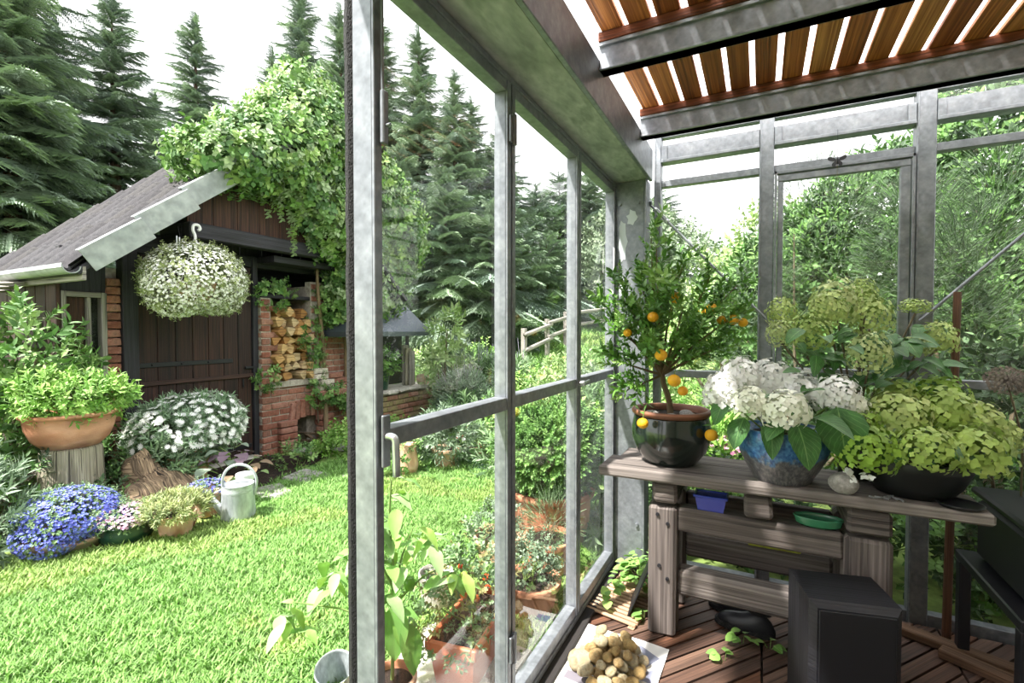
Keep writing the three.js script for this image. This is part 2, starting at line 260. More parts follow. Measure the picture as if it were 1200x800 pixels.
// ---------------------------------------------------------------- back wall of the glasshouse
const wb = thing('wall_back', 'glazed steel back wall of the glasshouse with posts, rails and tie rods', 'wall', [0, 0, 0], 0, null, 'structure');
{
  const zf = -3.21, zb = -3.28;
  for (const [x0, x1] of [[-0.62, -0.575], [-0.012, 0.066], [0.716, 0.8], [1.46, 1.55]]) part(wb, 'post', [span(x0, x1, -0.03, 2.84, zb, zf, 0.004), span(x0 + 0.004, x0 + 0.012, -0.03, 2.84, zf - 0.005, zf + 0.006, 0.002)], M.galv);
  for (const [x0, x1] of [[-0.575, -0.012], [0.066, 0.716], [0.8, 1.46]]) {
    const mid = x0 === 0.066;
    part(wb, 'upper_rail', [span(x0, x1, 2.63, 2.74, zb, zf - 0.01, 0.003), span(x0, x1, 2.625, 2.645, zb, zf + 0.012, 0.003)], M.galv);
    for (const x of [x0, x1]) part(wb, 'bracket', box(0.035, 0.1, 0.012, 0.003), M.galv, [x + (x === x0 ? 0.018 : -0.018), 2.685, zf]);
    part(wb, 'lower_rail', span(x0, x1, 2.475, 2.517, zb, zf - 0.015, 0.003), M.galv);
    part(wb, 'middle_rail', span(x0, x1, 1.25, 1.295, zb, zf - 0.015, 0.003), M.galv);
    part(wb, 'bottom_rail', span(x0, x1, -0.03, 0.05, zb, zf - 0.015, 0.003), M.galv);
    part(wb, 'top_rail', span(x0, x1, 2.79, 2.84, zb, zf - 0.015, 0.003), M.galv);
    for (const [y0, y1] of [[0.05, 1.25], [1.295, 2.475], [2.517, 2.625], [2.74, 2.79]]) part(wb, 'pane', new THREE.PlaneGeometry(x1 - x0, y1 - y0), M.glass, [(x0 + x1) / 2, (y0 + y1) / 2, -3.25]);
  }
}
{ // casement between the two middle posts
  const w = thing('window_4', 'steel framed casement window between two posts of the back wall', 'window', [0, 0, 0], 0, null, 'structure'), z0 = -3.235, z1 = -3.195;
  part(w, 'outer_frame', [span(0.068, 0.082, 1.296, 2.474, z0 + 0.004, z1, 0.002), span(0.7, 0.714, 1.296, 2.474, z0 + 0.004, z1, 0.002), span(0.068, 0.714, 2.455, 2.474, z0 + 0.004, z1, 0.002)], M.galv);
  part(w, 'sash', [span(0.086, 0.114, 1.3, 2.45, z0, z1 - 0.008, 0.003), span(0.652, 0.696, 1.3, 2.45, z0, z1 - 0.008, 0.003), span(0.086, 0.696, 2.412, 2.45, z0, z1 - 0.006, 0.003), span(0.086, 0.696, 1.3, 1.335, z0, z1 - 0.006, 0.003)], M.galv);
  part(w, 'pane', new THREE.PlaneGeometry(0.54, 1.08), M.glass, [0.383, 1.873, -3.222]);
}
{ // tie rods
  const rodPart = (a, b, nm) => part(wb, nm, [rod(a, b, 0.008), move(rod([-0.02, 0, 0], [0.02, 0, 0], 0.018), ...a)], M.galv);
  rodPart([-0.645, 2.37, -3.17], [0.03, 1.62, -3.195], 'tie_rod'); rodPart([1.46, 2.37, -3.19], [0.74, 1.6, -3.195], 'tie_rod');
  const a = V(-0.645, 2.37, -3.17), b = V(0.03, 1.62, -3.195), q = (t) => a.clone().lerp(b, t), d = V(0.008, 0.009, 0);
  part(wb, 'turnbuckle', [tube([q(0.06).add(d), q(0.17).add(d)], 0.004, 8), tube([q(0.06).sub(d), q(0.17).sub(d)], 0.004, 8), tube([q(0.055), q(0.07)], 0.016, 8), tube([q(0.16), q(0.178)], 0.016, 8)], M.steelBright);
}
// ---------------------------------------------------------------- slatted ceiling
{
  const ce = thing('ceiling', 'slatted larch ceiling on galvanised steel beams', 'ceiling', [0, 0, 0], 0, null, 'structure'), r = rng(9);
  for (const z of [-2.765, -1.985, -1.2, -0.41, 0.38, 1.17, 1.96, 2.75]) {
    part(ce, 'beam', [span(-0.611, 2.1, 2.64, 2.75, z - 0.06, z, 0.003), span(-0.611, 2.1, 2.735, 2.75, z - 0.06, z + 0.014, 0.002), span(-0.611, 2.1, 2.64, 2.65, z - 0.06, z + 0.008, 0.002)], M.galv);
    part(ce, 'batten', span(-0.611, 2.1, 2.751, 2.79, z - 0.07, z + 0.02, 0.003), M.batten);
  }
  for (let k = 0; k < 24; k++) part(ce, 'slat', span(-0.045, 0.045, 2.791, 2.813, -2.88, 3.05, 0.003), M.larchs[Math.floor(r() * 5)], [-0.555 + k * 0.1135 + (r() - 0.5) * 0.006, 0, 0]);
  part(ce, 'roof_sheet', move(new THREE.PlaneGeometry(2.75, 6.4), 0.74, 2.86, -0.08, -PI / 2), phys({ color: 0xffffff, roughness: 0.9, transmission: 0.9, thickness: 0 }));
}
solo('wall_right', span(2.11, 2.3, -0.1, 2.9, -3.3, 3.25, 0.01), M.plaster, 'pale plaster house wall on the far side of the glasshouse', 'wall', null, null, null, 'structure');
solo('wall_front', span(-0.93, 2.105, -0.1, 2.9, 3.11, 3.25, 0.01), M.plaster, 'pale plaster house wall at the entrance end of the glasshouse', 'wall', null, null, null, 'structure');
{ // pale boarded outbuilding beyond the back wall, mirrored in the first glass leaf
  const h = thing('boarded_outbuilding', 'pale boarded outbuilding beyond the hedge, mirrored in the glass leaf', 'building', [2.55, 0, -5.3]);
  for (let k = 0; k < 16; k++) part(h, 'board', box(0.03, 0.24, 3.6, 0.004), M.clap, [0, G0 + 0.11 + k * 0.235, 0], [0, 0, -0.04]);
  part(h, 'core', span(0.02, 1.6, G0, 3.75, -1.8, 1.8, 0.01), M.clap);
}
// ---------------------------------------------------------------- brick work
const brickG = [0, 1, 2, 3].map(() => box(0.24, 0.071, 0.115, 0.006, 0.008)), halfG = [0, 1].map(() => box(0.115, 0.071, 0.115, 0.006, 0.008));
function brickWall(parent, s0, s1, h0, h1, z, skip, mats, seed, turn = 0) { // courses along local x (or z when turned), outer faces at z
  const r = rng(seed);
  for (let row = 0, y = h0; y + 0.06 < h1; row++, y += 0.083) {
    let x = s0 + (row % 2 ? 0 : 0), first = row % 2;
    while (x < s1 - 0.05) {
      const half = first || x + 0.24 > s1 + 0.02; first = false; const w = half ? 0.115 : 0.24, c = x + w / 2;
      if (!skip || !skip(c, y + 0.04, w)) {
        const geo = half ? halfG[Math.floor(r() * 2)] : brickG[Math.floor(r() * 4)], d = (r() - 0.5) * 0.012, a = (r() - 0.5) * 0.02;
        part(parent, 'brick', geo, mats[Math.floor(r() * mats.length)], turn ? [z - 0.0575 + d, y + 0.0355, c] : [c, y + 0.0355, z - 0.0575 + d], [0, a + (turn ? PI / 2 : 0), a]);
      }
      x += w + 0.012;
    }
  }
}
const SH = [-5.58, G0, -3.8];
// ---------------------------------------------------------------- the shed
const shed = thing('garden_shed', 'dark timber garden shed with slate-grey tiled roof and plank door', 'shed', SH, PI / 2);
const roofH = (s) => 2.2 + 0.897 * (Math.min(s, 0.2 - s) + 1.88), TH = Math.atan(0.897);
{
  const door = part(shed, 'door', span(-1.225, 0, 0.05, 2.36, -0.06, -0.035, 0.004), M.tarWood), r = rng(14);
  for (let k = 0; k < 7; k++) for (const [y0, y1] of [[0.05, 1.03], [1.05, 2.36]]) part(door, 'plank', span(-0.085, 0.085, y0, y1, -0.034, -0.008, 0.005), M.shedWoods[Math.floor(r() * 4)], [-1.135 + k * 0.1742, 0, 0]);
  for (const [h, x1] of [[0.17, -0.02], [0.82, -0.3], [1.23, -0.25], [1.92, -0.3]]) part(door, 'hinge_strap', [span(-1.24, x1, h - 0.025, h + 0.025, -0.008, 0.004, 0.004), ...[0.1, 0.4, 0.7].map((t) => move(new THREE.SphereGeometry(0.012, 8, 6), lerp(-1.2, x1, t), h, 0.004))], M.black);
  part(door, 'ledge', span(-1.22, 0, 1.015, 1.06, -0.01, 0.016, 0.004), M.shedWood);
  part(door, 'latch', span(-0.1, 0.02, 1.12, 1.15, -0.008, 0.02, 0.004), M.black); part(door, 'pull', rod([-0.13, 0.9, 0.012], [-0.13, 1.0, 0.012], 0.008), M.black);
  part(shed, 'door_post', span(-1.365, -1.23, 0, 2.5, -0.1, 0.03, 0.006), M.tarWood);
  part(shed, 'door_post', span(0.004, 0.07, 0, 2.5, -0.1, 0.02, 0.006), M.tarWood);
  part(shed, 'lintel', span(-1.4, 1.6, 2.37, 2.5, -0.1, 0.0, 0.006), M.tarWood);
  part(shed, 'rear_panel', span(0.071, 1.9, 1.6, 2.5, -0.62, -0.57, 0.004), M.tarWood); part(shed, 'soffit', span(0.071, 1.9, 2.42, 2.5, -0.57, 0.33, 0.004), M.tarWood); part(shed, 'doorstep', span(-1.3, 0.05, -0.05, 0.045, -0.2, 0.12, 0.02, 0.01), M.concrete);
  for (let k = 1; k < 12; k++) part(shed, 'wall_board', span(-0.14, 0.14, 2.501, Math.min(roofH(-1.7 + k * 0.29 - 0.14), roofH(-1.7 + k * 0.29 + 0.14)) - 0.16, -0.09, -0.06, 0.004), M.tarWood, [-1.7 + k * 0.29, 0, 0]);
  // left of the door: brick strip, window with a shutter, timber side
  const ls = part(shed, 'brick_pier', span(-1.475, -1.37, 0, 2.2, -0.16, -0.075, 0.004), M.mortar); brickWall(ls, -1.485, -1.365, 0.03, 2.15, 0.0, null, M.bricks, 61);
  part(shed, 'wall_below_window', span(-1.82, -1.48, 0, 0.84, -0.14, -0.02, 0.01), M.shedWood);
  const wf = part(shed, 'window_frame', [span(-1.82, -1.785, 0.84, 1.95, -0.1, 0, 0.004), span(-1.52, -1.48, 0.84, 1.95, -0.1, 0, 0.004), span(-1.785, -1.52, 1.9, 1.95, -0.1, 0, 0.004), span(-1.785, -1.52, 0.84, 0.89, -0.1, 0, 0.004), span(-1.63, -1.6, 0.89, 1.9, -0.09, -0.01, 0.003)], M.greyPlank);
  part(wf, 'pane', new THREE.PlaneGeometry(0.09, 1.02), M.glass, [-1.56, 1.395, -0.05]); part(wf, 'shutter', span(-1.78, -1.635, 0.89, 1.9, -0.08, -0.05, 0.004), M.gable);
  part(shed, 'upper_wall_board', span(-1.82, -1.48, 1.951, 2.36, -0.1, -0.02, 0.004), M.tarWood);
  for (let k = 0; k < 6; k++) part(shed, 'side_board', span(-1.86, -1.825, 0, 2.16, -0.1, 0.1, 0.004), M.shedWoods[k % 4], [0, 0, -0.1 - k * 0.215]);
  part(shed, 'rear_wall', span(-1.82, 1.9, 0, 2.1, -1.3, -1.22, 0.01), M.tarWood); part(shed, 'end_wall', span(1.85, 1.9, 0, 2.05, -1.22, -0.1, 0.01), M.tarWood);
  // gable front
  const tb = part(shed, 'tie_beam', span(-0.98, 2.0, 2.53, 2.69, 0.34, 0.48, 0.01), M.tarWood); part(tb, 'return_beam', span(-0.98, -0.84, 2.53, 2.69, -0.05, 0.338, 0.01), M.tarWood);
  for (let k = 0; k < 9; k++) { const a = -0.95 + k * 0.265, b = a + 0.258, ha = roofH(a) - 0.17, hb = roofH(b) - 0.17; if (Math.min(ha, hb) < 2.72) continue; const pts = []; for (const z of [0.36, 0.39]) pts.push(V(a, 2.692, z), V(b, 2.692, z), V(a, ha, z), V(b, hb, z)); part(shed, 'gable_board', uvm(new ConvexGeometry(pts), 1, [k * 0.7, k * 0.31]), M.gable); }
  // roof: deck, tiles, verge sheets, gutter
  for (const sd of [1, -1]) { const d = part(shed, 'roof_deck', box(2.78, 0.05, 2.0, 0.005), M.tarWood, [0.1 - sd * 1.02, 2.2 + 0.897 * 0.96 - 0.075, -0.34], [0, 0, sd * TH]); if (sd === -1) continue;
    // tiles lie in the deck's own frame: +x up the slope
    const W = 0.25, Ln = 0.4, row = 0.325, n = 7, top = [], pos = [], idx = [];
    for (let i = 0; i <= n; i++) for (let e = 0; e < 4; e++) { const t = i / n, z = (t - 0.5) * (W + 0.02), y = 0.03 * Math.sin(t * 2 * PI), up = e === 1 || e === 2; pos.push(e < 2 ? -Ln / 2 : Ln / 2, y + (up ? 0.02 : 0), z); }
    for (let i = 0; i < n; i++) for (let e = 0; e < 4; e++) { const a = i * 4 + e, b = i * 4 + (e + 1) % 4; idx.push(a, b, a + 4, b, b + 4, a + 4); }
    let tg = new THREE.BufferGeometry(); tg.setAttribute('position', new THREE.Float32BufferAttribute(pos, 3)); tg.setIndex(idx); tg = toCreasedNormals(tg, 0.6); uvm(tg, 0);
    for (let i = 0; i < 8; i++) for (let j = 0; j < 8; j++) part(d, 'roof_tile', tg, M.tiles[Math.floor(r() * 4)], [-1.39 + 0.2 + i * row, 0.066 + (r() - 0.5) * 0.004, 0.86 - j * W], [0, (r() - 0.5) * 0.012, 0.045]);
  }
  for (let k = 0; k < 5; k++) { const s = -1.9 + 0.2 + k * 0.39, y = roofH(s); const m = part(shed, 'verge_sheet', [box(0.56, 0.2, 0.006, 0.002).translate(0, -0.035, 0.018), box(0.56, 0.006, 0.05, 0.002).translate(0, 0.062, -0.008)], M.verge, [s, y, 0.69 + k * 0.003], [0.1, 0.015, TH - 0.06]); }
  const half = (r0, r1) => { const s = new THREE.Shape(); s.absarc(0, 0, r0, PI, 2 * PI, false); s.absarc(0, 0, r1, 2 * PI, PI, true); return s; };
  part(shed, 'gutter', [new THREE.ExtrudeGeometry(half(0.062, 0.055), { depth: 2.05, bevelEnabled: false, curveSegments: 10 }).translate(-1.99, 2.11, -1.38), span(-2.055, -2.048, 2.09, 2.125, -1.38, 0.67, 0.001)], M.verge);
  part(shed, 'fascia_board', span(-1.92, -1.89, 2.0, 2.12, -1.36, 0.66, 0.004), M.greyPlank);
  for (let k = 0; k < 3; k++) part(shed, 'lean_to_board', box(0.62, 0.02, 0.16, 0.004), M.greyPlank, [-2.25, 1.93 + k * 0.03, -0.75 + k * 0.15], [0.1, 0, 0.12]);
  part(shed, 'lean_to_post', span(-2.5, -2.44, 0, 1.9, -0.75, -0.69, 0.005), M.tarWood);
}
// ---------------------------------------------------------------- brick wood store with fire niche
const store = thing('brick_wood_store', 'red brick wall with log niche and small fire opening beside the shed door', 'brick wall', SH, PI / 2);
{
  const inNiche = (s, h) => s > 0.2 && s < 0.83 && h > 0.92 && h < 1.95, inFire = (s, h) => s > 0.5 && s < 0.98 && h < 0.33 + 0.12 * Math.cos((s - 0.74) * 5);
  brickWall(store, 0.075, 1.62, 0.0, 2.28, 0.075, (s, h) => inNiche(s, h) || inFire(s, h) || (h > 2.0 && s < 0.85), M.bricks, 62);
  for (const g of [[0.075, 0.21, 0, 2.0], [0.82, 1.6, 0.46, 2.26], [1.0, 1.6, 0, 0.46], [0.21, 0.5, 0, 0.46], [0.21, 0.82, 0.46, 0.92]]) part(store, 'mortar', span(g[0], g[1], g[2], g[3], -0.05, 0.062, 0.004), M.mortar);
  part(store, 'niche_back', span(0.2, 0.84, 0, 2.0, -0.56, -0.5, 0.004), M.mortar); part(store, 'niche_side', span(0.08, 0.2, 0, 2.0, -0.5, -0.06, 0.004), M.mortar); part(store, 'niche_side', span(0.84, 1.6, 0, 2.2, -0.5, -0.06, 0.004), M.mortar);
  part(store, 'niche_floor', span(0.2, 0.84, 0.85, 0.93, -0.5, 0.1, 0.006), M.mortar); part(store, 'niche_roof', span(0.1, 1.6, 2.0, 2.05, -0.5, 0.05, 0.006), M.tarWood);
  // soldier bricks over the fire opening, pale loose bricks on the ledge
  for (let k = 0; k < 7; k++) part(store, 'arch_brick', brickG[k % 4], M.bricks[k % 6], [0.5 + k * 0.078, 0.55 - Math.abs(k - 3) * 0.016, 0.045], [0, 0, PI / 2 + (k - 3) * 0.05]);
  for (let k = 0; k < 7; k++) part(store, 'ledge_brick', brickG[k % 4], [M.brickPale, M.bricks[1], M.brickPale, M.bricks[3]][k % 4], [0.98 + (k % 2) * 0.25 - (k > 3 ? 0.1 : 0), 0.79 + Math.floor(k / 2) * 0.08, 0.14 + (k % 3) * 0.012], [0, (k % 3) * 0.06, 0]);
  part(store, 'ledge', span(0.85, 1.6, 0.66, 0.75, 0.06, 0.22, 0.01, 0.01), M.bricks[4]);
  for (let k = 0; k < 5; k++) part(store, 'fire_side_brick', brickG[k % 4], M.bricks[(k + 2) % 6], [1.02, 0.04 + k * 0.083, 0.1], [0, 0.1, 0]);
  for (let k = 0; k < 5; k++) part(store, 'fire_side_brick', brickG[(k + 1) % 4], M.bricks[(k + 3) % 6], [0.4, 0.04 + k * 0.083, 0.1], [0, -0.05, 0]);
}
{ // split logs in the niche, every one its own thing
  const r = rng(17); let n = 0;
  for (let j = 0; j < 8; j++) for (let i = 0; i < 5; i++) {
    const s = 0.265 + i * 0.122 + (j % 2) * 0.04 + (r() - 0.5) * 0.02, h = 0.995 + j * 0.117 + (r() - 0.5) * 0.02; if (s > 0.81 || (j === 7 && i > 3)) continue;
    const pts = [], k = r() < 0.6 ? 3 : 4, a0 = r() * 6.28, L = 0.3 + r() * 0.06;
    for (let q = 0; q < k; q++) { const a = a0 + q / k * 2 * PI + (r() - 0.5) * 0.5, rad = 0.056 + r() * 0.022; for (const z of [0, L]) pts.push(V(Math.cos(a) * rad, Math.sin(a) * rad, z)); const a2 = a + 0.5; for (const z of [0, L]) pts.push(V(Math.cos(a2) * rad * 0.82, Math.sin(a2) * rad * 0.82, z)); }
    const o = solo('firewood_log', uvm(new ConvexGeometry(pts), 2, [r() * 2, r() * 2]), M.fires[Math.floor(r() * 4)], 'split honey-coloured firewood log stacked in the brick niche', 'log', [SH[0] - 0.3 + r() * 0.14, SH[1] + h, SH[2] - s], [(r() - 0.5) * 0.16, PI / 2 + (r() - 0.5) * 0.22, 0], 'split logs in the brick niche'); n++;
  }
}
for (let k = 0; k < 14; k++) { const r = rng(200 + k), a = V(-0.32 + r() * 0.5, 0.04 + k * 0.012, -0.25 + r() * 0.4), d = V(0.28 + r() * 0.25, -0.02 + r() * 0.1, (r() - 0.5) * 0.5); solo('kindling_stick', tube([a, a.clone().add(d.clone().multiplyScalar(0.5)).add(V(0, 0.015, 0.02)), a.clone().add(d)], 0.008 + r() * 0.008, 6), M.barkWood, 'dry bark-covered stick lying in the brick fire opening', 'stick', [SH[0] + 0.03, SH[1], SH[2] - 0.74], null, 'sticks in the fire opening'); }
for (let k = 0; k < 4; k++) solo('slate_shard', box(0.26 - k * 0.02, 0.03, 0.2, 0.01, 0.04), M.stone, 'grey broken slate slab lying before the brick fire opening', 'stone', [SH[0] + 0.3 + k * 0.12, G0 + 0.03 + k * 0.006, SH[2] - 0.5 - (k % 2) * 0.28], [0.06 * k, k * 0.7, 0.08], 'slate shards by the fire opening');
// ---------------------------------------------------------------- garden barbecue
const bbq = thing('garden_barbecue', 'brick garden barbecue with dark metal hood beside the vine-clad shed', 'barbecue', SH, PI / 2);
{
  part(bbq, 'core', span(1.66, 3.02, 0, 0.6, -0.02, 0.44, 0.01), M.mortar);
  brickWall(bbq, 1.62, 3.06, 0, 0.58, 0.5, null, M.brickMoss.concat(M.bricks.slice(0, 2)), 64);
  const en = part(bbq, 'end_wall', span(3.02, 3.05, 0, 0.6, -0.02, 0.42, 0.01), M.mortar); brickWall(en, 0.0, 0.42, 0, 0.58, 3.12, null, M.brickMoss, 65, 1);
  for (let k = 0; k < 6; k++) part(bbq, 'top_slab', box(0.25, 0.055, 0.6, 0.015, 0.02), M.concrete, [1.72 + k * 0.256, 0.63, 0.24], [0, (k % 3 - 1) * 0.02, 0]);
  part(bbq, 'fire_back', span(1.75, 2.85, 0.66, 1.5, -0.1, -0.04, 0.01), M.black);
  for (const s of [1.72, 2.86]) part(bbq, 'hood_post', span(s, s + 0.05, 0.66, 1.52, 0.02, 0.07, 0.005), M.black);
  const sec = (s0, s1, z0, z1, y) => [V(s0, y, z0), V(s1, y, z0), V(s1, y, z1), V(s0, y, z1)];
  part(bbq, 'hood', new ConvexGeometry([...sec(0.98, 2.86, 0.09, 0.58, 1.5), ...sec(0.98, 2.86, 0.09, 0.58, 1.57), ...sec(1.45, 2.55, 0.09, 0.32, 1.98)]), M.hood);
  part(bbq, 'flue', span(2.16, 2.5, 1.8, 2.9, 0.1, 0.3, 0.02), M.hood);
}
for (let k = 0; k < 3; k++) solo('roofing_slab', box(0.16, 0.68 - k * 0.05, 0.035, 0.006, 0.01), k === 1 ? M.stump : M.greyPlank, ['tall grey slab leaning upright on the barbecue ledge', 'middle brownish slab of three upright on the barbecue ledge', 'shortest grey slab upright on the barbecue ledge'][k], 'slab', [SH[0] + 0.22 + k * 0.055, SH[1] + 0.66 + 0.34 - k * 0.025, SH[2] - 2.62 - k * 0.02], [0, PI / 2 + 0.1 * k, 0]);
// ---------------------------------------------------------------- leaves and sprigs
function leafG({ L = 1, W = 0.45, seg = 4, fold = 0.12, curl = 0.15, p = 0.85, q = 0.8, stalk = 0, teeth = 0, wave = 0 } = {}) { // base at origin, along +z, upper side +y
  const pos = [], uv = [], idx = [];
  for (let i = 0; i <= seg; i++) { const t = i / seg, w = W / 2 * Math.pow(Math.sin(PI * Math.pow(clamp(t, 0.001, 0.999), p)), q) * (1 - teeth * (i % 2)), z = stalk + L * t, y = -curl * L * t * t;
    for (const s of [-1, 0, 1]) { pos.push(s * w, y + Math.abs(s) * fold * W * Math.sin(PI * t) * (1 + wave * Math.sin(i * 2.1)), z); uv.push(s * 0.5 + 0.5, t); } }
  for (let i = 0; i < seg; i++) for (let k = 0; k < 2; k++) { const a = i * 3 + k; idx.push(a, a + 3, a + 1, a + 1, a + 3, a + 4); }
  const g = new THREE.BufferGeometry(); g.setAttribute('position', new THREE.Float32BufferAttribute(pos, 3)); g.setAttribute('uv', new THREE.Float32BufferAttribute(uv, 2)); g.setIndex(idx); g.computeVertexNormals(); return g;
}
function sprigG(n, leaf, seed, { len = 1, spread = 1.0, lo = 0.1, up = 0.4, s0 = 1, s1 = 0.7, stem = 0.012 } = {}) { // leaves set spirally round a short stem along +z
  const r = rng(seed), list = [tube([V(0, 0, 0), V(0, 0.02 * len, len * 0.9)], stem * len, 3, false)];
  for (let i = 0; i < n; i++) { const t = lo + (1 - lo) * (i + 0.3) / n, a = i * 2.4 + r() * 0.8, d = V(Math.cos(a) * spread, Math.sin(a) * spread, up + t * 0.7 + r() * 0.3); const m = orient(V(0, 0.02 * t, t * len * 0.9), d, V(-Math.cos(a) * 0.5, -Math.sin(a) * 0.5, 1), lerp(s0, s1, t) * (0.8 + 0.4 * r())); list.push(leaf.clone().applyMatrix4(m)); }
  return join(list);
}
const SP = {
  laurel: [1, 2].map((k) => sprigG(8, leafG({ L: 0.55, W: 0.2, seg: 3, curl: 0.2 }), 300 + k, { spread: 0.9 })),
  vine: [1, 2].map((k) => sprigG(9, leafG({ L: 0.42, W: 0.3, seg: 3, curl: 0.25, p: 0.7 }), 310 + k, { spread: 1.1, up: 0.2 })),
  box: [1, 2].map((k) => sprigG(12, leafG({ L: 0.3, W: 0.17, seg: 2, curl: 0.1 }), 320 + k, { spread: 0.9, up: 0.5 })),
  yew: [1, 2].map((k) => sprigG(26, leafG({ L: 0.34, W: 0.05, seg: 1, curl: 0.1, fold: 0 }), 330 + k, { spread: 0.9, up: 0.6 })),
  lance: [1, 2].map((k) => sprigG(10, leafG({ L: 0.6, W: 0.12, seg: 3, curl: 0.3 }), 340 + k, { spread: 0.6, up: 0.6 })),
  soft: [1, 2].map((k) => sprigG(10, leafG({ L: 0.34, W: 0.22, seg: 2, curl: 0.2 }), 350 + k, { spread: 1, up: 0.3 })),
  spike: [1, 2].map((k) => sprigG(22, leafG({ L: 0.11, W: 0.07, seg: 1, curl: 0.1 }), 360 + k, { spread: 1, up: 0.3, lo: 0.3 })),
  blade: [1, 2].map((k) => sprigG(9, leafG({ L: 1, W: 0.03, seg: 3, curl: 0.35, p: 0.5 }), 370 + k, { spread: 0.45, up: 0.9, len: 0.15, lo: 0 })),
};
const LM = { mid: leafMat(0.9, 0.9, 0.9, 0.3) }; // instance colour carries the hue
const PAL = {
  vine: [[0.2, 0.38, 0.08], [0.14, 0.28, 0.06], [0.32, 0.48, 0.13], [0.1, 0.22, 0.06], [0.4, 0.52, 0.28]],
  laurel: [[0.14, 0.3, 0.06], [0.1, 0.23, 0.05], [0.2, 0.36, 0.08], [0.3, 0.46, 0.14]],
  bright: [[0.25, 0.48, 0.07], [0.2, 0.42, 0.06], [0.34, 0.55, 0.12]],
  box: [[0.1, 0.24, 0.04], [0.14, 0.31, 0.05], [0.2, 0.38, 0.08]],
  yew: [[0.04, 0.085, 0.03], [0.06, 0.12, 0.04], [0.085, 0.16, 0.055]],
  spruce: [[0.15, 0.21, 0.14], [0.19, 0.26, 0.17], [0.24, 0.32, 0.2], [0.18, 0.24, 0.19]],
  silver: [[0.2, 0.29, 0.17], [0.26, 0.36, 0.23], [0.16, 0.25, 0.13]],
  herb: [[0.19, 0.31, 0.12], [0.26, 0.38, 0.2], [0.15, 0.27, 0.1]],
  light: [[0.27, 0.4, 0.12], [0.22, 0.36, 0.1], [0.36, 0.48, 0.2]],
  dark: [[0.04, 0.09, 0.03], [0.06, 0.13, 0.04], [0.09, 0.18, 0.05]],
};
const jitterDir = (d, r, k) => d.clone().add(V(r() - 0.5, r() - 0.5, r() - 0.5).multiplyScalar(k)).normalize();
// points spread over the skin of a set of ellipsoids [x, y, z, rx, ry, rz]
function skin(blobs, n, r, { deep = 0.3, floor = -1e9, hidden = 0.72 } = {}) {
  const area = blobs.map((b) => Math.pow((Math.pow(b[3] * b[4], 1.6) + Math.pow(b[3] * b[5], 1.6) + Math.pow(b[4] * b[5], 1.6)) / 3, 1 / 1.6)), tot = area.reduce((a, b) => a + b), out = []; let guard = n * 12;
  while (out.length < n && guard-- > 0) {
    let k = 0, q = r() * tot; while (q > area[k] && k < blobs.length - 1) q -= area[k++]; const b = blobs[k];
    const u = r() * 2 - 1, f = r() * 2 * PI, s = Math.sqrt(1 - u * u), d = V(s * Math.cos(f), u, s * Math.sin(f)), rad = 1 - deep * r() * r();
    const p = V(b[0] + d.x * b[3] * rad, b[1] + d.y * b[4] * rad, b[2] + d.z * b[5] * rad); if (p.y < floor) continue;
    if (blobs.some((o, i) => i !== k && ((p.x - o[0]) / o[3]) ** 2 + ((p.y - o[1]) / o[4]) ** 2 + ((p.z - o[2]) / o[5]) ** 2 < hidden * hidden)) continue;
    out.push([p, V(d.x / b[3], d.y / b[4], d.z / b[5]).normalize(), rad]);
  }
  return out;
}
function foliage(parent, blobs, n, sprigs, size, pal, seed, o = {}) {
  const r = rng(seed), pts = skin(blobs, n, r, o), sets = sprigs.map(() => []);
  for (const [p, d, rad] of pts) { const dir = jitterDir(d.clone().add(V(0, o.lift ?? 0.35, 0)), r, o.mess ?? 1.0), c = pal[Math.floor(r() * pal.length)], v = 0.8 + 0.4 * r(); sets[Math.floor(r() * sets.length)].push([orient(p, dir, jitterDir(d, r, 0.8), size * (0.65 + 0.7 * r())), c[0] * v, c[1] * v, c[2] * v]); }
  sets.forEach((s, i) => s.length && inst(parent, o.name ?? 'foliage', sprigs[i], o.mat ?? LM.mid, s));
}
function stems(parent, blobs, n, r0, seed, mat = M.stemBrown, base = [0, 0, 0]) { const r = rng(seed), g = []; for (let i = 0; i < n; i++) { const b = blobs[i % blobs.length], e = V(b[0] + (r() - 0.5) * b[3], b[1] + (r() - 0.5) * b[4] * 0.6, b[2] + (r() - 0.5) * b[5]), a = V(base[0] + (r() - 0.5) * 0.1, base[1] - 0.02, base[2] + (r() - 0.5) * 0.1), m = a.clone().lerp(e, 0.55).add(V((r() - 0.5) * 0.1, 0.05, (r() - 0.5) * 0.1)); g.push(tube([a, m, e], [r0, r0 * 0.7, r0 * 0.3], 6)); } return part(parent, 'stem', g, mat); }
function bush(name, label, category, p, blobs, n, sp, size, pal, seed, o = {}) { const b = thing(name, label, category, p, 0, o.group); stems(b, blobs, o.stems ?? 5, o.r0 ?? 0.02, seed + 1, o.stemMat); foliage(b, blobs, n, sp, size, pal, seed, { floor: 0, ...o }); return b; }
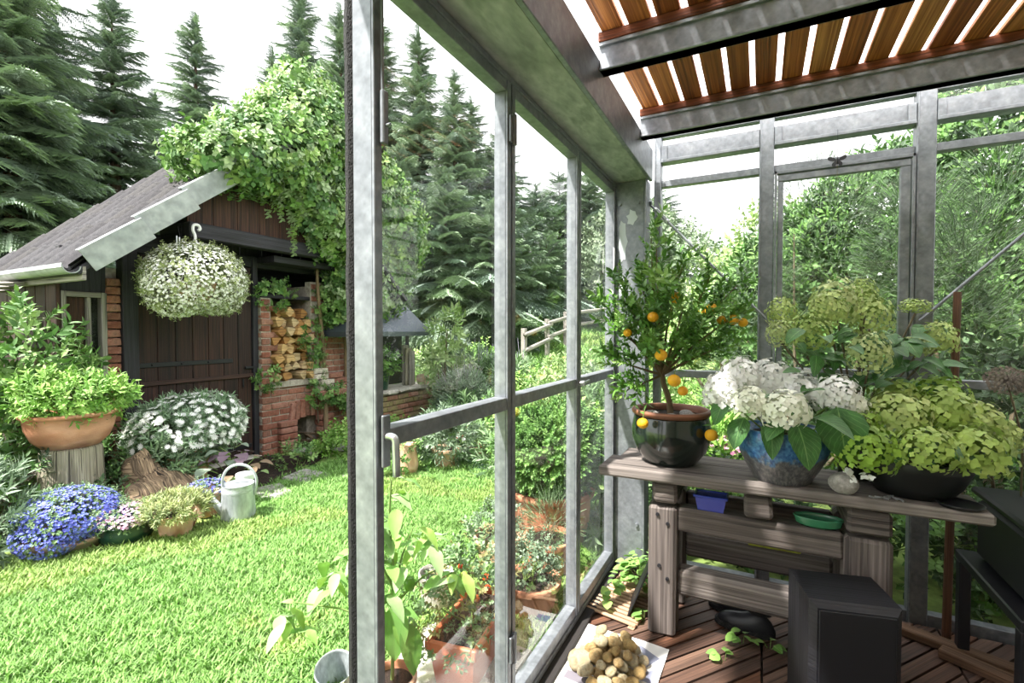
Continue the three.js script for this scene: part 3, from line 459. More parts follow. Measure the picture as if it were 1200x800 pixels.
// ---------------------------------------------------------------- flowers
function flowerG(n, L, W, cup = 0.1, centre = 0) { const l = leafG({ L, W, seg: 2, curl: -cup, fold: 0.1, p: 0.8 }), list = []; for (let i = 0; i < n; i++) { const a = i / n * 2 * PI; list.push(l.clone().applyMatrix4(orient(V(0, 0, 0), V(Math.cos(a), Math.sin(a), cup * 2), V(0, 0, 1), 1))); } if (centre) list.push(new THREE.SphereGeometry(centre, 5, 4)); return join(list); }
const FL = { round: (() => { const l = leafG({ L: 0.5, W: 0.44, seg: 6, curl: 0.12, fold: 0.1, p: 0.75, q: 0.5 }), o = []; for (let i = 0; i < 4; i++) { const a = i / 4 * 2 * PI; o.push(l.clone().applyMatrix4(orient(V(0, 0, 0), V(Math.cos(a), Math.sin(a), 0.12), V(0, 0, 1), 1))); } return join(o); })(), five: flowerG(5, 0.5, 0.34), daisy: flowerG(10, 0.5, 0.18), four: flowerG(4, 0.52, 0.56, 0.05), tiny: flowerG(4, 0.5, 0.4) };
const petal = { white: std({ color: 0xf6f6f2, roughness: 0.7 }), any: leafMat(0.95, 0.95, 0.95, 0.2) };
function flowers(parent, blobs, n, geo, size, cols, seed, o = {}) { const r = rng(seed), L = []; for (const [p, d] of skin(blobs, n, r, { deep: 0.05, ...o })) { const c = cols[Math.floor(r() * cols.length)]; L.push([orient(p.clone().addScaledVector(d, o.out ?? 0.01), jitterDir(d.clone().add(V(0, 0.4, 0)), r, 0.8), V(r() - 0.5, r() - 0.5, r() - 0.5), size * (0.75 + 0.5 * r())), ...c]); } return inst(parent, o.name ?? 'blossoms', geo, o.mat ?? petal.any, L); }
// ---------------------------------------------------------------- pots
const potProf = (r1, r0, h, rim = 0.18) => [[0.001, 0], [r0 * 0.96, 0], [r0, 0.01], [lerp(r0, r1 * 0.94, 1 - rim), h * (1 - rim)], [r1 * 0.985, h * (1 - rim)], [r1, h * (1 - rim) + 0.006], [r1 * 1.02, h - 0.008], [r1 * 1.0, h], [r1 * 0.9, h], [r1 * 0.86, h - 0.02], [r0 * 0.9, h * 0.4], [0.001, h * 0.38]];
function potted(name, label, category, p, prof, mat, soil, o = {}) { const g = thing(name, label, category, p, o.turn ?? 0, o.group); part(g, 'pot', lathe(prof, 44), mat); if (soil) part(g, 'soil', lathe([[soil[0], soil[1]], [soil[0] * 0.6, soil[1] + 0.012], [0.001, soil[1] + 0.015]], 24), M.soil); return g; }
// ---------------------------------------------------------------- spruces
function frondG(seed) { // one drooping bough along +z, length 1
  const r = rng(seed), pos = [], nor = [], tri = (a, b, c) => { pos.push(a.x, a.y, a.z, b.x, b.y, b.z, c.x, c.y, c.z); };
  const spine = (t) => V(0, 0.1 * Math.sin(t * 1.9) - 0.28 * t * t + 0.12 * t * t * t, t);
  for (let i = 0; i < 25; i++) for (const s of [-1, 1]) {
    const t = 0.06 + 0.94 * (i + r() * 0.7) / 25, b = spine(Math.min(1, t)), len = (0.07 + 0.3 * Math.pow(1 - t, 0.7)) * (0.75 + 0.5 * r()) * Math.min(1, 0.45 + t * 2.5), d = V(s * 0.85, -0.12 - 0.35 * r(), 0.62 + 0.2 * r()).normalize();
    const e = b.clone().addScaledVector(d, len).add(V(0, -len * 0.25, 0)), m = Math.max(4, Math.round(len / 0.028)), side = d.clone().cross(V(0, 1, 0)).normalize();
    for (let k = 0; k < m; k++) { const f = (k + 0.5) / m, q = b.clone().lerp(e, f).add(V(0, len * 0.1 * Math.sin(f * PI), 0)), nl = 0.05 + 0.03 * r();
      for (const h of [-1, 1]) { const tip = q.clone().addScaledVector(side, h * nl * 0.8).addScaledVector(d, nl * 0.8).add(V(0, (r() - 0.65) * nl * 1.1, 0)), w = d.clone().multiplyScalar(0.012).add(V(0, 0.008, 0)); tri(q.clone().sub(w), q.clone().add(w), tip); } }
    tri(b.clone().add(V(0, 0.008, 0)), b.clone().add(V(0, -0.008, 0.01)), e);
  }
  for (let k = 0; k < 6; k++) { const a = spine(k / 6), b = spine((k + 1) / 6), w = V(0.01 * (1 - k / 7), 0, 0); tri(a.clone().sub(w), a.clone().add(w), b); }
  const g = new THREE.BufferGeometry(); g.setAttribute('position', new THREE.Float32BufferAttribute(pos, 3)); g.setAttribute('uv', new THREE.BufferAttribute(new Float32Array(pos.length / 3 * 2), 2)); g.computeVertexNormals(); return g;
}
const FROND = [1, 2, 3].map((k) => frondG(400 + k)), needleMat = std({ color: 0xffffff, roughness: 0.85 });
function spruce(x, z, H, Rb, seed, label, group, bare = 0.06) {
  const y = gh(x, z), t = thing('spruce_tree', label, 'spruce', [x, y, z], 0, group), r = rng(seed); part(t, 'trunk', tube([V(0, -0.1, 0), V(0.05, H * 0.5, 0), V(0, H, 0)], [0.02 * H, 0.012 * H, 0.01], 9), M.trunk);
  const sets = [[], [], []];
  for (let h = H * bare; h < H * 0.985; h += 0.16 + 0.12 * (1 - h / H)) { const f = h / H, n = Math.max(5, Math.round(8 - 2 * f)), a0 = r() * 6.28, L = 1.22 * Rb * Math.pow(1 - f, 0.62) * (0.85 + 0.3 * r()) + 0.14; for (let k = 0; k < n; k++) { const a = a0 + k / n * 2 * PI + (r() - 0.5) * 0.7, l = L * (0.5 + 0.65 * r()), d = V(Math.cos(a), lerp(-0.22, 0.5, f * f) + (r() - 0.5) * 0.2, Math.sin(a)), c = PAL.spruce[Math.floor(r() * 4)], v = 0.8 + 0.45 * r(); sets[Math.floor(r() * 3)].push([orient(V(0, h + (r() - 0.5) * 0.2, 0), d, V(0, 1, 0), [l * 1.1, l, l]), c[0] * v, c[1] * v, c[2] * v]); } }
  sets[0].push([orient(V(0, H * 0.95, 0), V(0.05, 1, 0), V(1, 0, 0), H * 0.07), 0.1, 0.16, 0.09]);
  sets.forEach((s, i) => inst(t, 'boughs', FROND[i], needleMat, s));
}
// ---------------------------------------------------------------- treeline
const behindShed = ['broad dark spruce whose lowest boughs sweep beside the shed eaves', 'biggest of the spruces, standing outside the shed row', 'stocky spruce between the broad one and the slim bare-stemmed one', 'slim spruce with gaps in its crown rising over the shed roof', 'short thin spruce tucked among the taller ones over the shed roof', 'slender pointed spruce standing alone against white sky', 'tallest spruce rising behind the vine-covered gable', 'narrow spruce between the vine and the door leaf', 'thin distant spruce half hidden by the vine'];
[[-14.09, -4.22, 10.40, 2.30], [-16.99, -3.89, 11.75, 2.60], [-17.11, -6.02, 9.60, 1.70], [-15.72, -6.76, 10.37, 1.75], [-19.18, -9.46, 9.06, 1.50], [-17.92, -10.18, 11.68, 1.70], [-16.31, -13.32, 13.84, 1.90], [-13.35, -12.54, 11.86, 1.50], [-19.13, -14.09, 12.21, 1.50]].forEach(([x, z, H, Rb], k) => spruce(x, z, H, Rb, k + 1, behindShed[k], 'spruces behind the shed'));
[[-13.48, -14.76, 12.58, 1.70], [-10.87, -13.80, 11.00, 1.80], [-9.15, -13.51, 9.05, 1.60], [-10.26, -16.33, 9.19, 1.70], [-9.25, -16.82, 8.05, 1.80], [-10.07, -11.84, 6.57, 1.90], [-8.24, -11.63, 5.48, 2.00], [-7.02, -12.24, 4.51, 1.90], [-9.19, -20.19, 6.15, 2.00], [-9.01, -22.57, 6.95, 2.20], [-7.04, -21.33, 6.88, 2.00], [-6.83, -23.67, 5.93, 2.00], [-3.70, -20.75, 5.32, 1.70], [-7.16, -16.66, 3.81, 2.00], [-7.57, -15.33, 4.04, 1.80]].forEach(([x, z, H, Rb], k) => spruce(x, z, H, Rb, k + 41, 'grey-green spruce in the forest edge beyond the flower beds', 'spruces beyond the flower beds', 0.03));
// ---------------------------------------------------------------- climbing vine over the shed
{
  const toW = (b) => [b[2], b[1], -b[0], b[5], b[4], b[3]], blobs = [[0.75, 3.95, 0.15, 0.85, 0.7, 0.6], [0.05, 3.65, 0.3, 0.65, 0.4, 0.5], [-0.55, 3.4, 0.42, 0.5, 0.19, 0.42], [1.4, 3.6, 0.2, 0.9, 0.65, 0.55], [2.15, 3.15, 0.2, 0.65, 0.75, 0.5], [1.35, 2.75, 0.3, 0.4, 0.7, 0.3], [1.95, 2.35, 0.25, 0.45, 0.55, 0.28], [0.85, 3.05, 0.48, 0.42, 0.42, 0.25], [0.75, 4.65, 0.05, 0.36, 0.4, 0.3], [1.35, 4.3, 0.05, 0.5, 0.4, 0.35], [1.35, 2.1, 0.25, 0.28, 0.45, 0.18], [0.45, 3.35, 0.5, 0.4, 0.3, 0.2]].map(toW);
  const v = thing('climbing_vine', 'thick light-green climbing vine tumbling over the shed gable', 'vine', SH);
  part(v, 'stem', [[0.9, 0.4], [1.3, 0.25], [1.5, 0.3]].map(([s, o], i) => tube(curve([[o * 0.4 + 0.1, 0, -s], [0.16, 1.2, -s - 0.06], [0.2, 2.3, -s + 0.08], [0.15, 3.6, -s + 0.3 * i]], 14), (t) => 0.035 - 0.02 * t, 7)), M.bark);
  foliage(v, blobs, 6500, SP.vine, 0.2, PAL.vine, 501, { lift: 0.1, mess: 1.1, deep: 0.35 });
  { // hanging shoots
    const r = rng(77), L = []; for (let k = 0; k < 60; k++) { const s = -0.1 + r() * 1.9, y = 3.0 + r() * 1.0, o = 0.5 + r() * 0.25 - Math.abs(s - 0.8) * 0.08; for (let j = 0; j < 6; j++) { const c = PAL.vine[r() < 0.6 ? 4 : 2], w = 0.8 + 0.3 * r(); L.push([orient(V(o + (r() - 0.5) * 0.05, y - j * 0.085, -s + (r() - 0.5) * 0.04), V(0.5, -1, (r() - 0.5) * 0.7), V(1, 0.4, 0), 0.14), c[0] * w, c[1] * w, c[2] * w]); } } inst(v, 'hanging_shoots', SP.vine[0], LM.mid, L);
  }
  const iv = thing('ivy', 'dark green ivy creeping over the brick wood store', 'ivy', SH);
  part(iv, 'stem', tube(curve([[0.13, 0.3, -0.88], [0.12, 1.0, -0.84], [0.13, 1.7, -0.9], [0.12, 2.1, -1.1]], 12), 0.009, 6), M.stemBrown);
  foliage(iv, [[0.8, 1.5, 0.13, 0.14, 0.26, 0.05], [0.86, 1.0, 0.14, 0.08, 0.3, 0.05], [0.8, 0.72, 0.16, 0.12, 0.16, 0.05], [1.25, 0.68, 0.24, 0.36, 0.12, 0.06], [1.4, 0.55, 0.24, 0.2, 0.16, 0.06], [0.12, 1.0, 0.13, 0.12, 0.12, 0.05], [0.02, 0.93, 0.13, 0.07, 0.06, 0.04], [1.1, 1.95, 0.16, 0.25, 0.3, 0.07], [0.25, 2.05, 0.1, 0.26, 0.16, 0.06]].map(toW), 620, SP.vine, 0.1, PAL.laurel, 502, { mess: 1.2, lift: -0.1 });
}
// ---------------------------------------------------------------- hanging basket
{
  const b = thing('hanging_basket', 'ball of tiny white flowers in a hanging basket under the shed gable', 'hanging basket', [-5.03, 2.03, -2.83]);
  part(b, 'hanger_hook', tube(curve([[0, 0.27, 0], [0, 0.47, 0], [0, 0.52, 0.02], [0, 0.57, 0.01], [0, 0.575, -0.035], [0, 0.54, -0.05], [0, 0.525, -0.03]], 24), 0.014, 8), M.white);
  for (let k = 0; k < 3; k++) { const a = k / 3 * 2 * PI + 0.5; part(b, 'hanger_wire', rod([0, 0.46, 0], [Math.cos(a) * 0.16, -0.05, Math.sin(a) * 0.16], 0.006, 6), M.white); }
  part(b, 'bowl', lathe([[0.001, -0.22], [0.1, -0.22], [0.17, -0.05], [0.18, 0], [0.16, 0], [0.1, -0.1], [0.001, -0.11]], 24), M.terraOld);
  const bl = [[0, 0.04, 0, 0.42, 0.33, 0.44], [0.05, -0.06, 0.2, 0.28, 0.27, 0.26], [0, -0.04, -0.2, 0.28, 0.26, 0.26]];
  foliage(b, bl, 1100, SP.soft, 0.08, [[0.34, 0.4, 0.15], [0.42, 0.48, 0.22], [0.28, 0.34, 0.12]], 511, { mess: 1.4, deep: 0.3 });
  flowers(b, bl, 5200, FL.tiny, 0.03, [[0.95, 0.95, 0.9], [0.9, 0.92, 0.78]], 512, { out: 0.025, deep: 0.12 });
  { const wc = thing('wind_chime', 'small silver tube wind chime hanging beside the flower ball', 'wind chime', [-5.05, 2.4, -2.72]); for (let k = 0; k < 3; k++) part(wc, 'tube', rod([0, -0.06, k * 0.025], [0, 0.05 + 0.01 * k, k * 0.025], 0.007, 8), M.steelBright); part(wc, 'cord', rod([0, 0.06, 0.02], [-0.03, 0.17, 0.02], 0.002, 5), M.black); }
}
// ---------------------------------------------------------------- bed left of the lawn
bush('laurel_shrub', 'glossy green laurel shrub before the shed window', 'shrub', [-5.62, G0, -1.55], [[-0.25, 1.15, 0.35, 0.5, 0.55, 0.5], [0.05, 1.35, -0.1, 0.42, 0.42, 0.36], [0.15, 0.95, -0.25, 0.4, 0.45, 0.3], [-0.1, 0.6, 0.15, 0.5, 0.5, 0.5], [-0.4, 0.9, 0.9, 0.5, 0.6, 0.45]], 900, SP.laurel, 0.2, PAL.laurel, 521, { r0: 0.03, stems: 7 });
bush('silver_herb', 'grey-leaved herb cushion at the lawn edge beside the blue lobelia', 'herb', [-4.75, G0, -1.15], [[0, 0.3, 0, 0.36, 0.34, 0.3], [-0.35, 0.45, 0.15, 0.4, 0.5, 0.35], [0.05, 0.15, 0.35, 0.32, 0.25, 0.3]], 650, SP.lance, 0.13, PAL.silver, 522);
bush('wild_groundcover', 'loose dark green ground cover around the tree stump', 'ground cover', [-5.0, G0, -2.0], [[0, 0.12, 0, 0.5, 0.22, 0.3], [-0.35, 0.25, -0.35, 0.4, 0.35, 0.3], [-0.1, 0.3, 0.5, 0.3, 0.4, 0.25]], 600, SP.laurel, 0.12, PAL.dark.concat(PAL.box), 523);
bush('daisy_weeds', 'sprawling green stems with few white daisies behind the stump', 'wildflower', [-4.95, G0, -2.42], [[0, 0.25, 0, 0.28, 0.28, 0.2]], 200, SP.lance, 0.14, PAL.herb, 524);
{ // stump with the terracotta bowl
  const r = rng(31), g = lathe([[0.26, 0], [0.225, 0.08], [0.2, 0.3], [0.19, 0.5], [0.185, 0.64], [0.17, 0.66], [0.001, 0.66]], 28), p = g.attributes.position; for (let i = 0; i < p.count; i++) { const a = Math.atan2(p.getZ(i), p.getX(i)), k = 1 + 0.05 * Math.sin(a * 5) + 0.03 * Math.sin(a * 11 + 1); p.setX(i, p.getX(i) * k); p.setZ(i, p.getZ(i) * k); } g.computeVertexNormals(); { const u = g.attributes.uv; for (let i = 0; i < u.count; i++) u.setXY(i, u.getY(i) * 0.7, u.getX(i) * 1.3); }
  solo('tree_stump', g, M.stump, 'pale weathered tree stump carrying a terracotta bowl', 'stump', [-4.95, G0, -1.8]);
  const b = potted('terracotta_bowl', 'wide terracotta bowl of light green foliage on the tree stump', 'potted plant', [-4.95, G0 + 0.661, -1.8], [[0.001, 0], [0.18, 0], [0.24, 0.06], [0.275, 0.15], [0.29, 0.24], [0.31, 0.25], [0.315, 0.27], [0.285, 0.28], [0.265, 0.25], [0.001, 0.2]], M.terra, [0.265, 0.23]);
  const bl = [[0.0, 0.36, 0, 0.3, 0.15, 0.29], [0.05, 0.38, -0.18, 0.2, 0.12, 0.18], [-0.05, 0.45, 0.1, 0.2, 0.12, 0.18]]; foliage(b, bl, 620, SP.laurel, 0.1, PAL.bright, 531, { lift: 0.5 }); stems(b, bl, 6, 0.006, 532, M.stem, [0, 0.25, 0]);
}
{ // blue lobelia
  const b = potted('lobelia_bowl', 'shallow terracotta bowl overflowing with blue lobelia at the lawn edge', 'potted plant', [-4.46, G0, -1.6], [[0.001, 0], [0.17, 0], [0.22, 0.05], [0.25, 0.1], [0.26, 0.12], [0.235, 0.13], [0.21, 0.1], [0.001, 0.08]], M.terraOld, [0.22, 0.1]); b.rotation.z = -0.06;
  const bl = [[0, 0.25, 0, 0.28, 0.17, 0.29], [0.08, 0.18, 0.14, 0.2, 0.13, 0.18], [0.05, 0.18, -0.16, 0.2, 0.14, 0.16]]; foliage(b, bl, 700, SP.soft, 0.06, PAL.herb, 541, { mess: 1.3 });
  flowers(b, bl, 3400, FL.five, 0.024, [[0.13, 0.16, 0.68], [0.18, 0.23, 0.78], [0.24, 0.3, 0.85], [0.12, 0.13, 0.55]], 542, { out: 0.02 });
}
{ // white marguerite
  const b = potted('marguerite_pot', 'terracotta pot of white marguerite daisies before the shed door', 'potted plant', [-5.13, G0, -2.78], potProf(0.22, 0.15, 0.34), M.terraPale, [0.19, 0.3]);
  const bl = [[0, 0.58, 0, 0.4, 0.28, 0.44], [0.1, 0.5, 0.25, 0.3, 0.25, 0.26], [0.08, 0.66, -0.15, 0.3, 0.22, 0.28]]; stems(b, bl, 10, 0.006, 551, M.stem, [0, 0.3, 0]); foliage(b, bl, 800, SP.lance, 0.11, [[0.28, 0.42, 0.25], [0.36, 0.5, 0.32], [0.22, 0.36, 0.18]], 552, { mess: 1.2 }); flowers(b, bl, 620, FL.daisy, 0.068, [[0.95, 0.95, 0.92]], 553, { out: 0.08, floor: 0.5 });
}
{ // gnarled root wood
  const g = mergeVertices(new THREE.IcosahedronGeometry(1, 7).deleteAttribute('uv').deleteAttribute('normal')), p = g.attributes.position, n1 = noise2(5, 5, 4, 88), n2 = noise2(9, 3, 3, 89); const blobs = [[0, 0.15, 0, 0.24, 0.2, 0.3], [-0.16, 0.27, 0.04, 0.14, 0.2, 0.16], [0.1, 0.1, -0.22, 0.2, 0.14, 0.2], [0.12, 0.16, 0.16, 0.16, 0.15, 0.16]];
  for (let i = 0; i < p.count; i++) { const d = V(p.getX(i), p.getY(i), p.getZ(i)).normalize(); let best = 0; for (const b of blobs) { const c = V(b[0], b[1] - 0.14, b[2]); for (let t = 0.6; t > 0.01; t -= 0.006) { const q = d.clone().multiplyScalar(t).sub(c); if ((q.x / b[3]) ** 2 + (q.y / b[4]) ** 2 + (q.z / b[5]) ** 2 < 1) { best = Math.max(best, t); break; } } } const a = Math.atan2(d.z, d.x) / 6.283 + 0.5; const rr = best * (0.7 + 0.55 * n1(a, d.y * 0.5 + 0.5) + 0.3 * (n2(a * 2, d.y) - 0.5)); p.setXYZ(i, d.x * rr, d.y * rr + 0.14, d.z * rr); }
  g.computeVertexNormals(); solo('root_wood', uvm(g, 0), M.barkWood, 'gnarled brown root log lying behind the small flower pots', 'log', [-4.62, G0 + 0.02, -2.25]);
}
{ // heuchera
  const h = thing('heuchera', 'heuchera with large purple and grey-green leaves behind the watering can', 'plant', [-4.6, G0, -2.9]), r = rng(41), lg = leafG({ L: 0.11, W: 0.115, seg: 6, curl: 0.2, p: 0.6, q: 0.6, teeth: 0.12 }), mats = [leafMat(0.2, 0.13, 0.17, 0.2), leafMat(0.22, 0.28, 0.2, 0.2), leafMat(0.22, 0.33, 0.1, 0.25), leafMat(0.24, 0.16, 0.09, 0.2)];
  for (let k = 0; k < 38; k++) { const a = r() * 6.28, e = 0.12 + 0.3 * r(), y = 0.1 + 0.34 * (1 - e * 1.8) + r() * 0.12, p = V(Math.cos(a) * e * 0.8, Math.max(0.06, y), Math.sin(a) * e * 0.8); const m = part(h, 'leaf', lg, mats[(p.y > 0.3 ? 0 : 2) + (r() < 0.5 ? 0 : 1)]); m.applyMatrix4(orient(p, V(Math.cos(a), -0.2, Math.sin(a)), V(0, 1, 0), 0.7 + 0.6 * r())); part(m, 'stalk', tube([V(0, 0, 0.01), V(0, -0.08, -0.08)], 0.004, 4), M.stem); }
  part(h, 'crown', lathe([[0.09, 0], [0.06, 0.1], [0.001, 0.16]], 10), M.stem);
}
{ const b = potted('small_lobelia_pot', 'small dark pot of violet-blue lobelia beside the watering can', 'potted plant', [-4.22, G0, -2.44], potProf(0.11, 0.08, 0.2), M.terraOld, [0.09, 0.17]), bl = [[0, 0.23, 0, 0.13, 0.06, 0.13]]; foliage(b, bl, 120, SP.soft, 0.05, PAL.herb, 561); flowers(b, bl, 170, FL.five, 0.032, [[0.14, 0.15, 0.66], [0.22, 0.24, 0.8]], 562, { floor: 0.21, out: 0.015 }); }
solo('fallen_pot', lathe(potProf(0.105, 0.075, 0.2), 36), M.terra, 'empty terracotta pot lying on its side beside the watering can', 'pot', [-4.2, G0 + 0.1, -2.22], [R(90), 0, R(-62)], null);
{ // watering can
  const w = thing('watering_can', 'galvanised watering can standing on the lawn edge', 'watering can', [-3.88, G0, -2.5], R(-139));
  part(w, 'body', lathe([[0.001, 0], [0.125, 0], [0.13, 0.01], [0.126, 0.03], [0.13, 0.04], [0.122, 0.24], [0.126, 0.25], [0.122, 0.26], [0.12, 0.3], [0.125, 0.305], [0.118, 0.305], [0.116, 0.29], [0.001, 0.2]], 40), M.zinc);
  part(w, 'top_cover', (() => { const s = new THREE.Shape(); s.absarc(0, 0, 0.12, -0.3, PI + 0.3, false); return new THREE.ExtrudeGeometry(s, { depth: 0.004, bevelEnabled: false, curveSegments: 20 }).rotateX(-PI / 2).rotateY(PI / 2); })(), M.zinc, [0, 0.302, 0]);
  part(w, 'carry_handle', tube(curve([[-0.125, 0.2, 0], [-0.14, 0.34, 0], [-0.08, 0.44, 0], [0, 0.465, 0], [0.08, 0.43, 0], [0.115, 0.36, 0], [0.118, 0.29, 0]], 30), 0.011, 10), M.zinc);
  part(w, 'spout', tube([V(0.1, 0.05, 0), V(0.18, 0.16, 0), V(0.25, 0.26, 0)], [0.036, 0.027, 0.021], 14), M.zinc); part(w, 'spout_brace', rod([0.11, 0.27, 0], [0.215, 0.22, 0], 0.006), M.zinc);
}
{ const b = potted('stonecrop_bowl', 'dark green glazed bowl of pink flowering stonecrop on the lawn', 'potted plant', [-4.2, G0, -1.84], [[0.001, 0], [0.12, 0], [0.165, 0.06], [0.17, 0.11], [0.155, 0.14], [0.17, 0.155], [0.165, 0.165], [0.145, 0.16], [0.001, 0.13]], M.greenPot, [0.145, 0.14]), bl = [[0, 0.17, 0, 0.18, 0.1, 0.19]]; foliage(b, bl, 220, SP.soft, 0.05, PAL.herb, 571, { floor: 0.14 }); flowers(b, bl, 520, FL.five, 0.026, [[0.72, 0.42, 0.6], [0.8, 0.55, 0.68], [0.62, 0.36, 0.52], [0.85, 0.75, 0.75]], 572, { floor: 0.17, out: 0.015 }); }
{ const b = potted('sedum_pot', 'terracotta pot of yellow-green sedum on the lawn', 'potted plant', [-3.99, G0, -2.07], potProf(0.14, 0.1, 0.19), M.terraPale, [0.12, 0.17]), bl = [[0, 0.2, 0, 0.2, 0.08, 0.2]]; foliage(b, bl, 420, SP.lance, 0.07, [[0.36, 0.42, 0.14], [0.28, 0.36, 0.14], [0.42, 0.46, 0.2]], 581, { floor: 0.18, lift: 0.5 }); }
bush('fireplace_fern', 'lush light green leafy plant at the foot of the brick fire opening', 'plant', [-4.72, G0, -4.5], [[0.1, 0.15, -0.1, 0.36, 0.18, 0.36], [0.25, 0.13, -0.5, 0.32, 0.16, 0.3], [0.1, 0.1, 0.25, 0.22, 0.1, 0.2]], 420, SP.soft, 0.16, PAL.bright, 591, { r0: 0.008, stemMat: M.stem });
bush('doorstep_weed', 'small green weed growing on the path by the slate shards', 'weed', [-4.75, G0, -3.75], [[0, 0.1, 0, 0.18, 0.12, 0.18]], 70, SP.soft, 0.14, PAL.laurel, 592, { r0: 0.005, stemMat: M.stem });
for (const [x, z, w, l, a] of [[-4.3, -3.55, 0.4, 0.35, 0.2], [-3.9, -3.9, 0.35, 0.3, 0.6], [-4.2, -3.05, 0.36, 0.3, -0.3]]) solo('stepping_stone', box(w, 0.05, l, 0.015, 0.03), M.stone, 'flat grey stepping stone sunk in the grass before the shed', 'stone', [x, G0 + 0.01, z], [0, a, 0], 'stepping stones before the shed');
solo('garden_path', uvm(new THREE.ExtrudeGeometry((() => { const s = new THREE.Shape(); [[-5.5, 3.9], [-5.5, 2.4], [-4.7, 2.6], [-4.45, 3.1], [-4.55, 3.7], [-4.8, 4.2]].forEach(([x, y], i) => i ? s.lineTo(x, y) : s.moveTo(x, y)); return s; })(), { depth: 0.02, bevelEnabled: false }).rotateX(-PI / 2)), M.soil.clone(), 'trodden bare earth path before the shed door', 'path', [0, G0 + 0.008, 0], null, null, 'structure').material.color.set(0xd8d0c8);
bush('dry_sedum', 'brownish faded sedum clump beside the tree stump', 'plant', [-5.0, G0, -1.5], [[0, 0.3, 0, 0.16, 0.2, 0.14]], 160, SP.soft, 0.07, [[0.16, 0.13, 0.1], [0.22, 0.18, 0.14], [0.13, 0.12, 0.08]], 594);
potted('cream_pot', 'small cream pot half hidden behind the watering can', 'pot', [-4.12, G0, -2.72], potProf(0.075, 0.055, 0.3), M.white, [0.06, 0.24]);
// ---------------------------------------------------------------- seen through the glass leaves
{ const b = potted('white_flower_pot', 'green glazed pot of white flowers on the barbecue ledge', 'potted plant', [SH[0] + 0.28, SH[1] + 0.665, SH[2] - 1.9], potProf(0.2, 0.15, 0.34), M.greenPot, [0.17, 0.3]), bl = [[0, 0.42, 0, 0.26, 0.17, 0.24]]; foliage(b, bl, 130, SP.soft, 0.16, PAL.box, 601); flowers(b, bl, 14, FL.five, 0.1, [[0.9, 0.9, 0.85]], 602, { floor: 0.4, out: 0.04 }); }
solo('tipped_pot', lathe(potProf(0.1, 0.07, 0.17), 30), M.terraOld, 'small terracotta pot lying on the barbecue ledge', 'pot', [SH[0] + 0.36, SH[1] + 0.765, SH[2] - 2.78], [PI / 2, 0, -R(100)], null);
{ const b = thing('lavender_bush', 'round faded lavender bush beside the brick barbecue', 'shrub', [-4.1, gh(-4.1, -6.3), -6.3]), bl = [[0, 0.5, 0, 0.36, 0.32, 0.36]]; stems(b, bl, 12, 0.008, 611); foliage(b, bl, 600, SP.lance, 0.15, PAL.silver, 612, { mess: 0.6 }); foliage(b, [[0, 0.62, 0, 0.34, 0.3, 0.34]], 200, SP.spike, 0.2, [[0.36, 0.33, 0.38], [0.42, 0.4, 0.42]], 613, { mess: 0.5, lift: 0.9, name: 'flower_spikes' }); }
{ const b = thing('speedwell_clump', 'tall clump with pale lilac flower spikes behind the lavender', 'perennial', [-4.7, gh(-4.7, -7.4), -7.4]), bl = [[0, 0.5, 0, 0.6, 0.5, 0.4], [0.7, 0.45, 0.1, 0.5, 0.45, 0.4]]; stems(b, bl, 10, 0.008, 621, M.stem); foliage(b, bl, 420, SP.lance, 0.26, PAL.herb, 622, { lift: 0.8 }); const r = rng(623), L = []; for (let k = 0; k < 46; k++) L.push([orient(V(-0.5 + r() * 1.5, 0.85 + r() * 0.25, -0.3 + r() * 0.6), V((r() - 0.5) * 0.2, 1, (r() - 0.5) * 0.2), V(1, 0, 0), [0.3, 0.3, 0.36]), 0.55, 0.52, 0.66]); inst(b, 'flower_spikes', SP.spike[0], LM.mid, L); }
bush('elder_sapling', 'tall yellow-green sapling rising beside the barbecue hood', 'shrub', [-4.75, gh(-4.75, -6.75), -6.75], [[0, 1.5, 0, 0.2, 0.4, 0.2], [0.1, 1.0, 0.1, 0.28, 0.4, 0.24], [0.2, 0.5, -0.1, 0.3, 0.4, 0.25]], 170, SP.laurel, 0.24, PAL.light, 631);
{ // pots standing on the lawn by the barbecue
  const a = potted('leaning_terracotta_pot', 'tall leaning terracotta pot wrapped in ivy on the lawn', 'potted plant', [-3.4, G0, -4.1], [[0.001, 0], [0.1, 0], [0.13, 0.12], [0.12, 0.3], [0.135, 0.34], [0.12, 0.35], [0.1, 0.3], [0.001, 0.28]], M.terraPale, [0.1, 0.3]); a.rotation.z = 0.12; foliage(a, [[-0.1, 0.25, 0.1, 0.2, 0.2, 0.16], [-0.05, 0.15, -0.25, 0.26, 0.22, 0.2]], 190, SP.soft, 0.12, PAL.laurel, 641, { floor: 0.01 });
  const b = potted('daisy_pot', 'terracotta pot of small white daisies on the lawn by the barbecue', 'potted plant', [-3.2, G0, -4.55], potProf(0.17, 0.12, 0.24), M.terraPale, [0.14, 0.21]), bl = [[0, 0.38, 0, 0.3, 0.2, 0.28]]; foliage(b, bl, 260, SP.lance, 0.14, PAL.silver, 642); flowers(b, bl, 45, FL.daisy, 0.05, [[0.92, 0.92, 0.88]], 643, { out: 0.03 });
  const c = potted('geranium_pot', 'terracotta pot of red geranium behind the daisy pot', 'potted plant', [-3.1, G0, -5.0], potProf(0.13, 0.09, 0.18), M.terra, [0.11, 0.16]), cl = [[0, 0.26, 0, 0.2, 0.13, 0.2]]; foliage(c, cl, 120, SP.soft, 0.12, PAL.laurel, 644); flowers(c, cl, 40, FL.five, 0.05, [[0.6, 0.05, 0.06], [0.7, 0.1, 0.1]], 645, { out: 0.03, floor: 0.22 });
}
